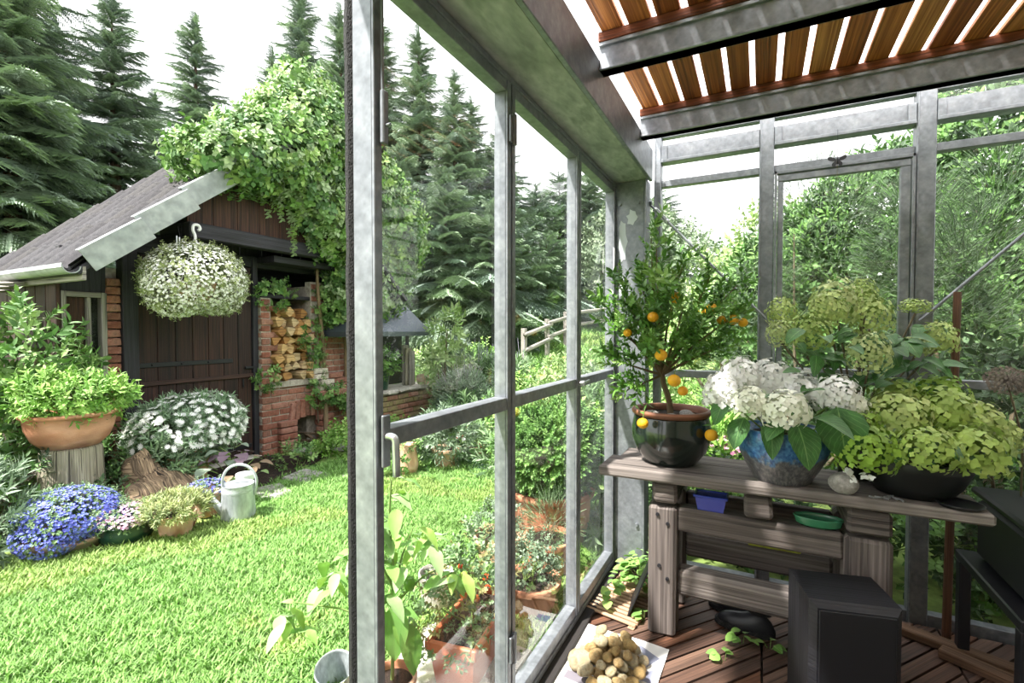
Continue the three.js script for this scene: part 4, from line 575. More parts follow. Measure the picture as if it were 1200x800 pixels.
// perennial border behind the lawn
{
  const r = rng(660), kinds = [['soft', 'bright', 'bushy fresh green perennial in the border beyond the lawn', 0.2], ['lance', 'herb', 'feathery grey-green perennial in the border beyond the lawn', 0.22], ['laurel', 'light', 'yellow-green leafy perennial in the border beyond the lawn', 0.22], ['soft', 'silver', 'silvery low perennial in the border beyond the lawn', 0.16]];
  const spots = [[-3.7, -5.9, 0.45, 0.5, 1], [-3.0, -5.7, 0.45, 0.55, 0], [-2.4, -5.5, 0.5, 0.6, 2], [-1.9, -5.0, 0.42, 0.55, 0], [-1.35, -4.9, 0.45, 0.6, 3], [-2.9, -6.6, 0.55, 0.75, 2], [-2.2, -6.5, 0.5, 0.7, 1], [-1.5, -6.2, 0.5, 0.65, 3], [-0.9, -5.8, 0.5, 0.6, 0], [-3.6, -7.2, 0.6, 0.75, 0], [-2.6, -7.8, 0.6, 0.7, 3], [-1.7, -7.6, 0.6, 0.6, 0], [-4.4, -8.4, 0.6, 0.7, 1], [-3.4, -8.8, 0.6, 0.6, 2], [-1.25, -4.1, 0.36, 0.5, 1], [-0.8, -4.4, 0.4, 0.5, 2], [-2.35, -4.7, 0.35, 0.35, 1], [-5.4, -8.6, 0.6, 0.8, 0], [-0.6, -3.9, 0.3, 0.45, 0], [-1.0, -3.65, 0.26, 0.5, 1], [-6.0, -7.6, 0.7, 0.9, 2]];
  for (const [x, z, rad, h, k] of spots) { const [sp, pal, lab, sz] = kinds[k], b = bush('border_perennial', lab, 'perennial', [x, gh(x, z), z], [[0, h * 0.5, 0, rad, h * 0.55, rad], [rad * 0.4, h * 0.75, -rad * 0.2, rad * 0.5, h * 0.45, rad * 0.5]], Math.round(300 * rad * (0.5 + h)), SP[sp], sz, PAL[pal], 700 + Math.round(r() * 1e5), { group: 'border perennials: ' + pal, r0: 0.008, stemMat: M.stem }); if (k === 2) flowers(b, [[0, h * 0.6, 0, rad, h * 0.55, rad]], 8, FL.five, 0.08, [[0.8, 0.4, 0.08], [0.85, 0.6, 0.12]], 900, { floor: h * 0.6, out: 0.06 }); }
}
{ // rail fence on the slope
  const f = thing('rail_fence', 'weathered grey wooden rail fence at the meadow edge', 'fence', [0, 0, 0]), P = [[-4.8, -9.9], [-4.95, -11.6], [-5.05, -13.2], [-4.3, -15.5]];
  P.forEach(([x, z]) => part(f, 'post', box(0.11, 1.25, 0.11, 0.01), M.greyPlank, [x, gh(x, z) + 0.5, z]));
  for (let k = 0; k < 3; k++) for (const h of [0.62, 0.98]) { const a = P[k], b = P[k + 1]; part(f, 'rail', tube([V(a[0] + 0.08, gh(...a) + h + 0.04 * k, a[1] + 0.1), V(b[0] + 0.08, gh(...b) + h, b[1] - 0.1)], 0.055, 7), M.greyPlank); }
}
// clipped box and its terracotta neighbours just outside the glass
{ const b = potted('clipped_box', 'clipped round box bush in a large terracotta tub outside the glass', 'potted plant', [-1.38, G0, -3.3], [[0.001, 0], [0.24, 0], [0.29, 0.2], [0.3, 0.38], [0.325, 0.385], [0.33, 0.43], [0.29, 0.43], [0.27, 0.38], [0.001, 0.35]], M.terra, [0.28, 0.4]), bl = [[0, 0.7, 0, 0.36, 0.3, 0.34]]; stems(b, bl, 8, 0.014, 671, M.stemBrown, [0, 0.4, 0]); foliage(b, bl, 2600, SP.box, 0.105, PAL.box, 672, { mess: 0.8, deep: 0.22 }); }
const herbPots = [[-1.58, -2.85, 0.17, 0.2, 'terraPale', 'pale terracotta pot of small-leaved herbs nearest the lawn', 'silver'], [-1.2, -2.85, 0.17, 0.26, 'terra', 'terracotta pot of wiry thyme behind the lemon-scented herb', 'herb'], [-1.13, -2.42, 0.17, 0.2, 'terra', 'low terracotta pot of blue-grey rue right against the glass', 'silver']];
herbPots.forEach(([x, z, rr, h, m, lab, pal], k) => { const b = potted('herb_pot', k === 1 ? 'terracotta pot of wiry brownish thyme in front of the clipped box' : lab, 'potted plant', [x, G0, z], potProf(rr, rr * 0.72, h), M[m], [rr * 0.86, h - 0.03]), bl = [[0, h + 0.06, 0, rr * 0.75, k === 1 ? 0.18 : 0.12, rr * 0.75], [0.03, h + 0.1, -0.06, rr * 0.6, 0.12, rr * 0.6]]; stems(b, bl, 12, 0.003, 680 + k, k === 1 ? M.stemBrown : M.stem, [0, h - 0.02, 0]); foliage(b, bl, [150, 260, 150][k], k === 1 ? SP.yew : SP.soft, k === 1 ? 0.1 : 0.07, PAL[pal], 690 + k, { floor: h - 0.02 }); });
{ // tomato trough
  const t = thing('tomato_trough', 'rectangular terracotta trough with a trailing tomato plant outside the glass', 'potted plant', [-1.2, G0, -1.92], R(8)), q = (w, l, y) => [V(-w, y, -l), V(w, y, -l), V(w, y, l), V(-w, y, l)];
  part(t, 'trough', [new ConvexGeometry([...q(0.085, 0.2, 0), ...q(0.105, 0.235, 0.2)]), ...[-1, 1].map((s) => span(s * 0.1, s * 0.122, 0.19, 0.24, -0.25, 0.25, 0.005)), ...[-1, 1].map((s) => span(-0.1, 0.1, 0.19, 0.24, s * 0.228, s * 0.25, 0.005))], M.plasticTerra); part(t, 'soil', span(-0.1, 0.1, 0.195, 0.215, -0.228, 0.228, 0.004), M.soil);
  const bl = [[-0.02, 0.36, -0.02, 0.16, 0.16, 0.24], [-0.05, 0.3, 0.2, 0.16, 0.12, 0.12], [0.0, 0.45, -0.15, 0.14, 0.14, 0.14]]; stems(t, bl, 8, 0.004, 691, M.stem, [0, 0.22, 0]); foliage(t, bl, 210, SP.soft, 0.09, PAL.herb.concat([[0.3, 0.28, 0.1]]), 692, { floor: 0.2 });
  const r = rng(5); for (let k = 0; k < 9; k++) part(t, 'tomato', new THREE.SphereGeometry(0.014 + 0.006 * r(), 14, 10), std({ color: [0xd9701c, 0xc8401c, 0x9aa84a][k % 3], roughness: 0.3 }), [-0.14 + r() * 0.22, 0.3 + r() * 0.22, -0.2 + r() * 0.4]);
}
potted('stone_urn', 'small pale stone pot standing behind the tomato trough', 'pot', [-1.62, G0, -2.2], potProf(0.1, 0.08, 0.22), M.concrete, [0.085, 0.18]);
solo('paving_slab', box(0.6, 0.05, 0.75, 0.01), M.concrete, 'pale concrete paving slab under the pepper plant and trough', 'paving slab', [-1.28, G0 - 0.012, -1.75]);
{ const b = solo('zinc_bucket', lathe([[0.001, 0], [0.058, 0], [0.075, 0.17], [0.08, 0.175], [0.077, 0.18], [0.071, 0.17], [0.054, 0.012], [0.001, 0.012]], 36), M.zinc, 'small empty zinc bucket tilted on the lawn outside the doorway', 'bucket', [-1.6, G0 + 0.02, -1.46], [0.3, 0, -0.22]); }
// ---------------------------------------------------------------- pepper plant: each leaf a part
{
  const p = potted('pepper_plant', 'tall pepper plant with large bright leaves and one red fruit outside the glass', 'potted plant', [-1.33, G0, -1.5], potProf(0.1, 0.075, 0.17), M.terra, [0.085, 0.14]), r = rng(61), lg = [leafG({ L: 0.16, W: 0.085, seg: 8, curl: 0.25, fold: 0.14, p: 0.8, stalk: 0.03 }), leafG({ L: 0.16, W: 0.075, seg: 8, curl: 0.45, fold: 0.2, p: 0.85, stalk: 0.03, wave: 0.3 })], mats = [leafMat(0.22, 0.43, 0.07, 0.45), leafMat(0.16, 0.35, 0.06, 0.4), leafMat(0.32, 0.5, 0.09, 0.45), leafMat(0.3, 0.45, 0.18, 0.4)];
  part(p, 'stem', [tube(curve([[0, 0.13, 0], [0.005, 0.3, 0], [-0.01, 0.45, -0.01], [0.01, 0.6, 0], [0, 0.82, 0.01], [0.01, 0.98, 0.01]], 20), (t) => 0.008 - 0.005 * t, 8), ...[[0.4, -0.22, 0.62, 0.12], [0.46, 0.2, 0.62, -0.16], [0.5, -0.05, 0.7, -0.2], [0.55, -0.16, 0.66, -0.02], [0.36, -0.3, 0.52, 0.24]].map(([y0, x, y1, z]) => tube([V(0, y0, 0), V(x * 0.5, (y0 + y1) / 2 + 0.03, z * 0.5), V(x, y1, z)], [0.006, 0.004, 0.002], 6))], M.stem);
  const tips = [[0, 0.98, 0], [-0.02, 0.86, 0.03], [0.1, 0.8, -0.1], [-0.22, 0.66, 0.12], [0.2, 0.62, -0.16], [-0.05, 0.7, -0.2], [-0.16, 0.66, -0.02], [-0.3, 0.52, 0.24], [0, 0.55, 0], [0, 0.74, 0]];
  tips.forEach(([x, y, z], i) => { for (let k = 0; k < 11; k++) { const a = k * 2.4 + i, d = V(Math.cos(a), 0.1 - r() * 0.9, Math.sin(a)), m = part(p, 'leaf', lg[Math.floor(r() * 2)], mats[Math.floor(r() * 4)]); m.applyMatrix4(orient(V(x + (r() - 0.5) * 0.1, y - r() * 0.12, z + (r() - 0.5) * 0.1), d, V(0, 1, 0), 0.38 + r() * 0.4)); } });
  for (const [x, y, z, s, dx, dz] of [[0.02, 0.52, 0.01, 1.25, 0.5, 0.5], [0.0, 0.5, 0.02, 1.25, -0.2, 0.6], [0.05, 0.44, 0, 1.2, 0.8, 0.2], [-0.02, 0.56, 0, 1.15, -0.7, 0.4]]) part(p, 'leaf', lg[0], mats[1]).applyMatrix4(orient(V(x, y, z), V(dx, -1.3, dz), V(dx, 0.6, dz), s));
  part(p, 'red_fruit', lathe([[0.001, -0.04], [0.01, -0.03], [0.015, -0.01], [0.012, 0.004], [0.001, 0.006]], 12), std({ color: 0xc22a12, roughness: 0.25 }), [-0.02, 0.4, 0.03], [0.2, 0, 0.1]);
  for (const [x, y, z] of [[0.06, 0.56, -0.04], [-0.08, 0.6, 0.02]]) part(p, 'green_fruit', lathe([[0.001, -0.045], [0.018, -0.035], [0.024, -0.01], [0.018, 0.012], [0.001, 0.012]], 14), std({ color: 0x5f8f28, roughness: 0.3 }), [x, y, z]);
}
bush('doorway_weed', 'pale green leafy weed at the foot of the door leaf', 'weed', [-1.3, G0, -1.24], [[0, 0.1, 0, 0.12, 0.1, 0.12]], 60, SP.soft, 0.11, PAL.light, 693, { r0: 0.004, stemMat: M.stem });
// ---------------------------------------------------------------- beyond the back wall
bush('yew_bush', 'dense dark green yew behind the casement window', 'yew', [0.35, G0, -5.2], [[-0.3, 1.1, 0, 0.5, 1.2, 0.5], [0.3, 1.5, 0.1, 0.6, 1.5, 0.5], [0.85, 1.2, 0, 0.55, 1.3, 0.5], [0.1, 2.5, 0, 0.4, 0.65, 0.35]], 8000, SP.yew, 0.13, PAL.yew.concat([PAL.box[0]]), 801, { r0: 0.02, mess: 0.9 });
bush('tall_yew', 'tall dark yew with feathery shoots behind the right-hand panes', 'yew', [1.42, G0, -4.55], [[-0.1, 1.2, 0, 0.45, 1.3, 0.45], [0.1, 1.5, -0.2, 0.36, 1.5, 0.4], [-0.35, 2.0, -0.2, 0.36, 0.8, 0.35]], 7500, SP.yew, 0.13, PAL.yew.concat([PAL.box[0]]), 802, { r0: 0.02, mess: 0.9 });
bush('cherry_laurel', 'big glossy cherry laurel towering behind the yews', 'shrub', [1.3, G0, -6.3], [[0, 2.2, 0, 1.0, 1.25, 0.7], [0.9, 2.9, 0.2, 0.8, 1.4, 0.6], [-0.9, 1.7, 0.1, 0.7, 1.1, 0.6], [0.5, 1.2, 0.2, 1.4, 1.3, 0.6]], 8500, SP.laurel, 0.18, PAL.dark.concat(PAL.box, PAL.laurel.slice(0, 2)), 803, { r0: 0.06, stems: 9 });
bush('pale_hazel', 'airy light green hazel behind the left panes of the back wall', 'shrub', [-0.35, gh(-0.35, -7.4), -7.4], [[0.1, 1.6, 0, 0.75, 1.1, 0.7], [0.55, 2.4, 0.1, 0.5, 0.8, 0.5], [-0.4, 1.1, 0.2, 0.6, 0.7, 0.5]], 700, SP.soft, 0.26, PAL.light, 804, { r0: 0.04, mess: 1.2 });
bush('yellow_shrub', 'small yellow-flowered shrub at the meadow edge', 'shrub', [-1.5, gh(-1.5, -10.5), -10.5], [[0, 0.5, 0, 0.6, 0.5, 0.5], [0.9, 0.6, 0, 0.5, 0.5, 0.5]], 420, SP.soft, 0.22, [[0.42, 0.46, 0.08], [0.3, 0.42, 0.1], [0.5, 0.5, 0.1]], 805);
bush('round_tree', 'round grey-green tree at the far end of the meadow', 'tree', [-4.0, gh(-4, -17), -17], [[0, 2.6, 0, 1.6, 1.7, 1.5], [1.3, 2.2, 0, 1.2, 1.4, 1.2]], 900, SP.soft, 0.45, [[0.2, 0.28, 0.16], [0.26, 0.34, 0.2]], 806, { r0: 0.12 });
bush('far_hedge', 'low dark hedge at the far end of the meadow', 'hedge', [0.5, gh(0.5, -28), -28], [[0, 1, 0, 3.5, 1.6, 1], [-4, 1, 0, 3, 1.8, 1], [4, 1.5, 0, 3, 2, 1]], 700, SP.soft, 0.7, PAL.dark.concat(PAL.box), 807, { r0: 0.1 });
{ const b = bush('pink_phlox', 'low cushion of pink flowers outside the back glass', 'flower', [-0.3, G0, -4.5], [[0, 0.35, 0, 0.36, 0.36, 0.3], [0.15, 0.45, 0.1, 0.25, 0.25, 0.2]], 260, SP.lance, 0.18, PAL.bright, 808, { r0: 0.006, stemMat: M.stem }); flowers(b, [[0.05, 0.5, 0.1, 0.3, 0.16, 0.26]], 160, FL.five, 0.05, [[0.8, 0.3, 0.5], [0.86, 0.45, 0.6]], 809, { floor: 0.42, out: 0.03 }); }
bush('nettle_patch', 'green nettles along the outside foot of the back wall', 'weeds', [0.25, G0, -3.75], [[-0.5, 0.25, 0, 0.3, 0.35, 0.22], [0.05, 0.25, 0, 0.36, 0.35, 0.24], [0.65, 0.25, 0.05, 0.36, 0.35, 0.24], [1.1, 0.3, 0, 0.3, 0.35, 0.24]], 620, SP.soft, 0.16, PAL.box.concat(PAL.dark), 810, { r0: 0.005, stemMat: M.stem });
bush('shade_laurel', 'dark evergreen foliage close behind the right-hand panes', 'shrub', [1.35, G0, -3.95], [[0, 0.7, 0, 0.45, 0.75, 0.3], [0.4, 1.0, 0, 0.4, 0.8, 0.3]], 420, SP.laurel, 0.18, PAL.dark, 811);
// ---------------------------------------------------------------- lawn
{
  const r = rng(901), bladeSet = (seed, n, h, sp) => { const q = rng(seed), pos = []; for (let i = 0; i < n; i++) { const a = q() * 6.28, e = q() * sp, x = Math.cos(a) * e, z = Math.sin(a) * e, l = h * (0.6 + 0.8 * q()), b = q() * 6.28, dx = Math.cos(b) * l * (0.2 + 0.5 * q()), dz = Math.sin(b) * l * (0.2 + 0.5 * q()), wx = -Math.sin(b) * 0.0035, wz = Math.cos(b) * 0.0035, m = [x + dx * 0.35, l * 0.6, z + dz * 0.35]; pos.push(x - wx, 0, z - wz, x + wx, 0, z + wz, m[0] + wx, m[1], m[2] + wz, x - wx, 0, z - wz, m[0] + wx, m[1], m[2] + wz, m[0] - wx, m[1], m[2] - wz, m[0] - wx, m[1], m[2] - wz, m[0] + wx, m[1], m[2] + wz, x + dx, l * 0.85, z + dz); } const g = new THREE.BufferGeometry(); g.setAttribute('position', new THREE.Float32BufferAttribute(pos, 3)); g.computeVertexNormals(); return g; };
  const tufts = [1, 2, 3].map((k) => bladeSet(910 + k, 16, 0.055, 0.06)), sets = [[], [], []], tint = noise2(12, 12, 4, 920);
  const edge = [[1.5, -4.6], [-1.3, -4.45], [-1.75, -4.15], [-2.4, -3.95], [-2.9, -4.35], [-3.4, -4.5], [-4.2, -4.5], [-5, -4.3], [-6.6, -3.7]];
  const leftEdge = (z) => { for (let i = 0; i < edge.length - 1; i++) if (z <= edge[i][0] && z >= edge[i + 1][0]) return lerp(edge[i][1], edge[i + 1][1], (z - edge[i][0]) / (edge[i + 1][0] - edge[i][0])); return -3.8; };
  const put = (x, z, s) => { const n = tint(x * 0.08, z * 0.08), v = 0.75 + 0.5 * r(), yel = n > 0.55 ? 1.25 : 1; sets[Math.floor(r() * 3)].push([new THREE.Matrix4().compose(V(x, gh(x, z) - 0.004, z), new THREE.Quaternion().setFromAxisAngle(V(0, 1, 0), r() * 6.28), V(s, s * (0.7 + 0.6 * r()), s)), 0.22 * v * yel, 0.42 * v, 0.085 * v]); };
  for (let k = 0; k < 42000; k++) { const z = 0.3 - r() * 6.6, x = -4.7 + r() * 3.72; if (x < leftEdge(z) + (r() - 0.5) * 0.12 || (Math.abs(x + 1.28) < 0.3 && Math.abs(z + 1.75) < 0.38)) continue; if (x < -4.0 && z < -2.9 && r() < 0.4) continue; put(x, z, 0.8 + 0.5 * r()); }
  for (let k = 0; k < 9000; k++) { const z = -6.2 - r() * 20, x = -9 + r() * 12; put(x, z, 2.2 + 1.6 * r() + (-z - 6) * 0.12); }
  const lw = thing('lawn_grass', 'short bright green lawn grass', 'grass', [0, 0, 0], 0, null, 'stuff'); sets.forEach((s, i) => inst(lw, 'grass_blades', tufts[i], LM.mid, s));
}
// ---------------------------------------------------------------- work bench of old beams
{
  const b = thing('timber_bench', 'old weathered timber bench carrying the flower pots', 'bench', [0, 0, 0]), m = M.benchs;
  part(b, 'top_plank', move(box(1.56, 0.05, 0.27, 0.01, 0.012), 0.035, 0.815, -2.578, 0, R(1), 0), m[0]); part(b, 'top_plank', move(box(1.5, 0.046, 0.21, 0.01, 0.012), 0.04, 0.815, -2.825, 0, 0, 0), m[3]);
  for (const [x, w] of [[-0.43, 0.14], [0.42, 0.17]]) { part(b, 'leg', move(box(w, 0.66, 0.13, 0.014, 0.008), x, 0.33, -2.545), m[1]); part(b, 'leg', move(box(w, 0.66, 0.12, 0.014, 0.008), x, 0.33, -2.87), m[2]); }
  for (const [x, w] of [[-0.415, 0.115], [0, 0.12], [0.425, 0.16]]) part(b, 'cross_beam', move(box(w, 0.108, 0.46, 0.014, 0.01), x, 0.733, -2.7), m[2]);
  part(b, 'apron', span(-0.36, 0.335, 0.545, 0.662, -2.6, -2.5, 0.012, 0.008), m[2]); part(b, 'apron', span(-0.36, 0.335, 0.52, 0.64, -2.9, -2.84, 0.012), m[2]);
  part(b, 'lower_rail', span(-0.36, 0.335, 0.205, 0.335, -2.62, -2.53, 0.014, 0.01), m[0]); part(b, 'lower_rail', span(-0.36, 0.335, 0.28, 0.41, -2.9, -2.82, 0.014), m[1]);
  for (const [x, y] of [[-0.45, 0.62], [-0.4, 0.58], [-0.44, 0.36], [-0.4, 0.3]]) part(b, 'peg', new THREE.CylinderGeometry(0.009, 0.009, 0.012, 8), M.tarWood, [x, y, -2.478], [PI / 2, 0, 0]);
}
// ---------------------------------------------------------------- orange tree in the dark glazed pot
{
  const g = potted('citrus_tree', 'little orange tree with ripe fruit in a dark green glazed pot', 'potted tree', [-0.42, 0.841, -2.68], [[0.001, 0], [0.125, 0], [0.135, 0.012], [0.18, 0.07], [0.205, 0.14], [0.205, 0.19], [0.192, 0.25], [0.19, 0.262], [0.001, 0.2]], M.greenGlaze, null);
  part(g, 'rim', lathe([[0.186, 0.255], [0.2, 0.265], [0.205, 0.278], [0.198, 0.29], [0.182, 0.288], [0.172, 0.265], [0.17, 0.22]], 48), std({ map: spotTex([0x6b4230, 0x8a5a42, 0x9a6a50], 91, 5, 1, 1), roughness: 0.5 })); part(g, 'soil', lathe([[0.175, 0.245], [0.1, 0.25], [0.001, 0.252]], 30), M.soil);
  const r = rng(71); for (const [x, z, s] of [[-0.09, 0.06, 0.035], [0.02, 0.1, 0.03], [0.09, 0.03, 0.036], [0.07, -0.06, 0.03], [-0.04, 0.11, 0.025]]) part(g, 'pebble', new THREE.SphereGeometry(s, 14, 10).scale(1.2, 0.7, 1), M.stone, [x, 0.258, z]);
  const W = [], L = [], LT = [], branch = (pts, r0, r1, n) => { const c = curve(pts, 10); W.push(tube(c, (t) => lerp(r0, r1, t), 7)); return c; };
  branch([[0.0, 0.22, 0], [-0.01, 0.34, 0.01], [-0.035, 0.42, 0.02], [-0.045, 0.48, 0.02]], 0.017, 0.013);
  const F0 = [-0.045, 0.47, 0.02], tips = [[-0.33, 0.86, 0.17], [-0.27, 0.98, 0.12], [-0.1, 1.22, 0.05], [-0.06, 1.14, 0.12], [0.05, 1.05, -0.02], [0.18, 1.0, -0.12], [0.31, 0.95, -0.16], [0.27, 0.64, -0.14], [0.2, 0.78, 0.05], [-0.28, 0.55, 0.12], [-0.24, 0.72, 0.2], [0.08, 0.82, 0.16], [-0.1, 0.85, -0.2], [0.15, 0.6, -0.25], [-0.18, 1.0, -0.05], [0.0, 0.95, 0.18], [0.33, 0.8, -0.05], [-0.18, 0.4, 0.14], [0.12, 0.7, 0.14], [-0.08, 0.7, 0.16], [0.26, 0.88, -0.22], [-0.2, 0.82, 0.1], [-0.05, 0.62, 0.2]];
  for (const t of tips) { const mid = [lerp(F0[0], t[0], 0.5) + (r() - 0.5) * 0.05, lerp(F0[1], t[1], 0.55), lerp(F0[2], t[2], 0.5) + (r() - 0.5) * 0.05], c = branch([F0, mid, t], 0.008, 0.002), cv = c;
    for (let i = 4; i <= 10; i++) for (let q = 0; q < 3; q++) { const d = jitterDir(cv[i].clone().sub(cv[i - 1]).normalize(), r, 1.7).add(V(0, 0.25, 0)), p = cv[i].clone().add(V(r() - 0.5, r() - 0.5, r() - 0.5).multiplyScalar(0.06)), c0 = [[0.1, 0.25, 0.04], [0.15, 0.34, 0.05], [0.22, 0.43, 0.08], [0.32, 0.52, 0.13]][Math.floor(r() * (t[1] > 0.95 ? 4 : 3.4))]; (r() < 0.5 ? L : LT).push([orient(p, d, jitterDir(V(0, 1, 0), r, 1), 0.085 + 0.06 * r()), ...c0]); } }
  part(g, 'trunk', W, M.bark); const glossy = leafMat(0.9, 0.9, 0.9, 0.2, 0.4); inst(g, 'foliage', SP.laurel[0], glossy, L); inst(g, 'foliage', SP.box[0], glossy, LT);
  const fm = std({ color: 0xf4b41a, roughness: 0.4, bumpMap: fineBump, bumpScale: 0.0006 }), fd = std({ color: 0xe3a01a, roughness: 0.45 });
  [[0.030, 0.874, 0.063, 0.028], [-0.075, 0.777, 0.097, 0.026], [0.184, 0.821, -0.128, 0.028], [0.230, 0.761, -0.150, 0.024], [0.137, 0.798, -0.125, 0.026], [0.286, 0.764, -0.123, 0.026], [0.33, 0.75, -0.18, 0.023], [-0.019, 0.589, 0.186, 0.028], [0.043, 0.466, 0.180, 0.029], [0.078, 0.413, 0.140, 0.023], [-0.107, 0.244, 0.255, 0.026], [0.2, 0.189, 0.12, 0.029], [-0.197, 0.696, 0.129, 0.02]].forEach(([x, y, z, s], i) => { const f = part(g, 'orange_fruit', new THREE.SphereGeometry(s * 1.08, 24, 18).scale(1, 0.94, 1), i % 4 === 1 ? fd : fm, [x + 0.012, y, z + (y > 0.3 ? 0.08 : 0)]); part(f, 'stalk', tube([V(0, s * 0.9, 0), V(0.01, s + 0.05, -0.01)], 0.0022, 5), M.stem); part(f, 'leaf', leafG({ L: 0.05, W: 0.02, seg: 3 }), glossyGreen(), [0.006, s + 0.02, 0], [0.3, i, 0]); });
}
function glossyGreen() { return M.gg ??= leafMat(0.1, 0.25, 0.04, 0.2, 0.4); }
// ---------------------------------------------------------------- hydrangeas
function headG(n, seed, fs, low = -0.55, jit = 0.9, tone = 0.72) { const r = rng(seed), list = []; for (let i = 0; i < n; i++) { const u = 1 - (1 - low) * (i + 0.5) / n, f = i * 2.39996, s = Math.sqrt(1 - u * u), d = V(s * Math.cos(f), u, s * Math.sin(f)), k = 0.76 + 0.32 * r(); list.push(FL.round.clone().applyMatrix4(orient(d.clone().multiplyScalar(k), jitterDir(d, r, jit), V(r() - 0.5, r() - 0.5, r() - 0.5), fs * (0.7 + 0.55 * r())))); } const g = join(list), per = FL.round.attributes.position.count, col = new Float32Array(per * n * 3); for (let i = 0; i < n; i++) { const v = tone + (1 - tone) * 1.05 * r(), w = tone < 0.8 && r() < 0.25 ? 0.12 : 0; for (let j = 0; j < per; j++) col.set([v + w, v + w * 0.5, v + w], (i * per + j) * 3); } g.setAttribute('color', new THREE.BufferAttribute(col, 3)); return g; }
const HEAD = { white: [headG(150, 1, 0.36, -0.55, 0.9, 0.95), headG(135, 2, 0.38, -0.55, 0.9, 0.95)], mop: [headG(190, 3, 0.3, -0.55, 0.9), headG(165, 4, 0.33, -0.55, 0.9)], cone: [headG(230, 5, 0.23, -0.7, 0.9), headG(210, 6, 0.25, -0.7, 0.9)] };
const bigLeaf = [leafG({ L: 1, W: 0.72, seg: 10, curl: 0.3, fold: 0.12, p: 0.75, q: 0.7, teeth: 0.05 }), leafG({ L: 1, W: 0.62, seg: 10, curl: 0.5, fold: 0.2, p: 0.8, q: 0.7, teeth: 0.05 })];
function veinMap(base, vein, seed) { const B = hex(base), Vn = hex(vein), n = noise2(6, 6, 4, seed); return tex(256, 256, (u, v) => { const s = Math.abs(u - 0.5) * 2, mid = Math.exp(-((s / 0.035) ** 2)), q = (v - s * 0.42) * 8, f = Math.abs(q - Math.round(q)), side = Math.exp(-((f / 0.055) ** 2)) * 0.55; const k = Math.max(mid, side), c = mixc(B, Vn, clamp(k)); const g = 0.82 + 0.36 * n(u, v); return c.map((x) => x * g); }); }
const hyLeaf = { mid: phys({ map: veinMap(0x3f7030, 0x86ac66, 97), roughness: 0.55, transmission: 0.28, thickness: 0 }) };
function putLeaf(g, p, d, up, s, mat, k = 0) { const m = part(g, 'leaf', bigLeaf[k], mat); m.applyMatrix4(orient(V(...p), V(...d), V(...up), s)); return m; }
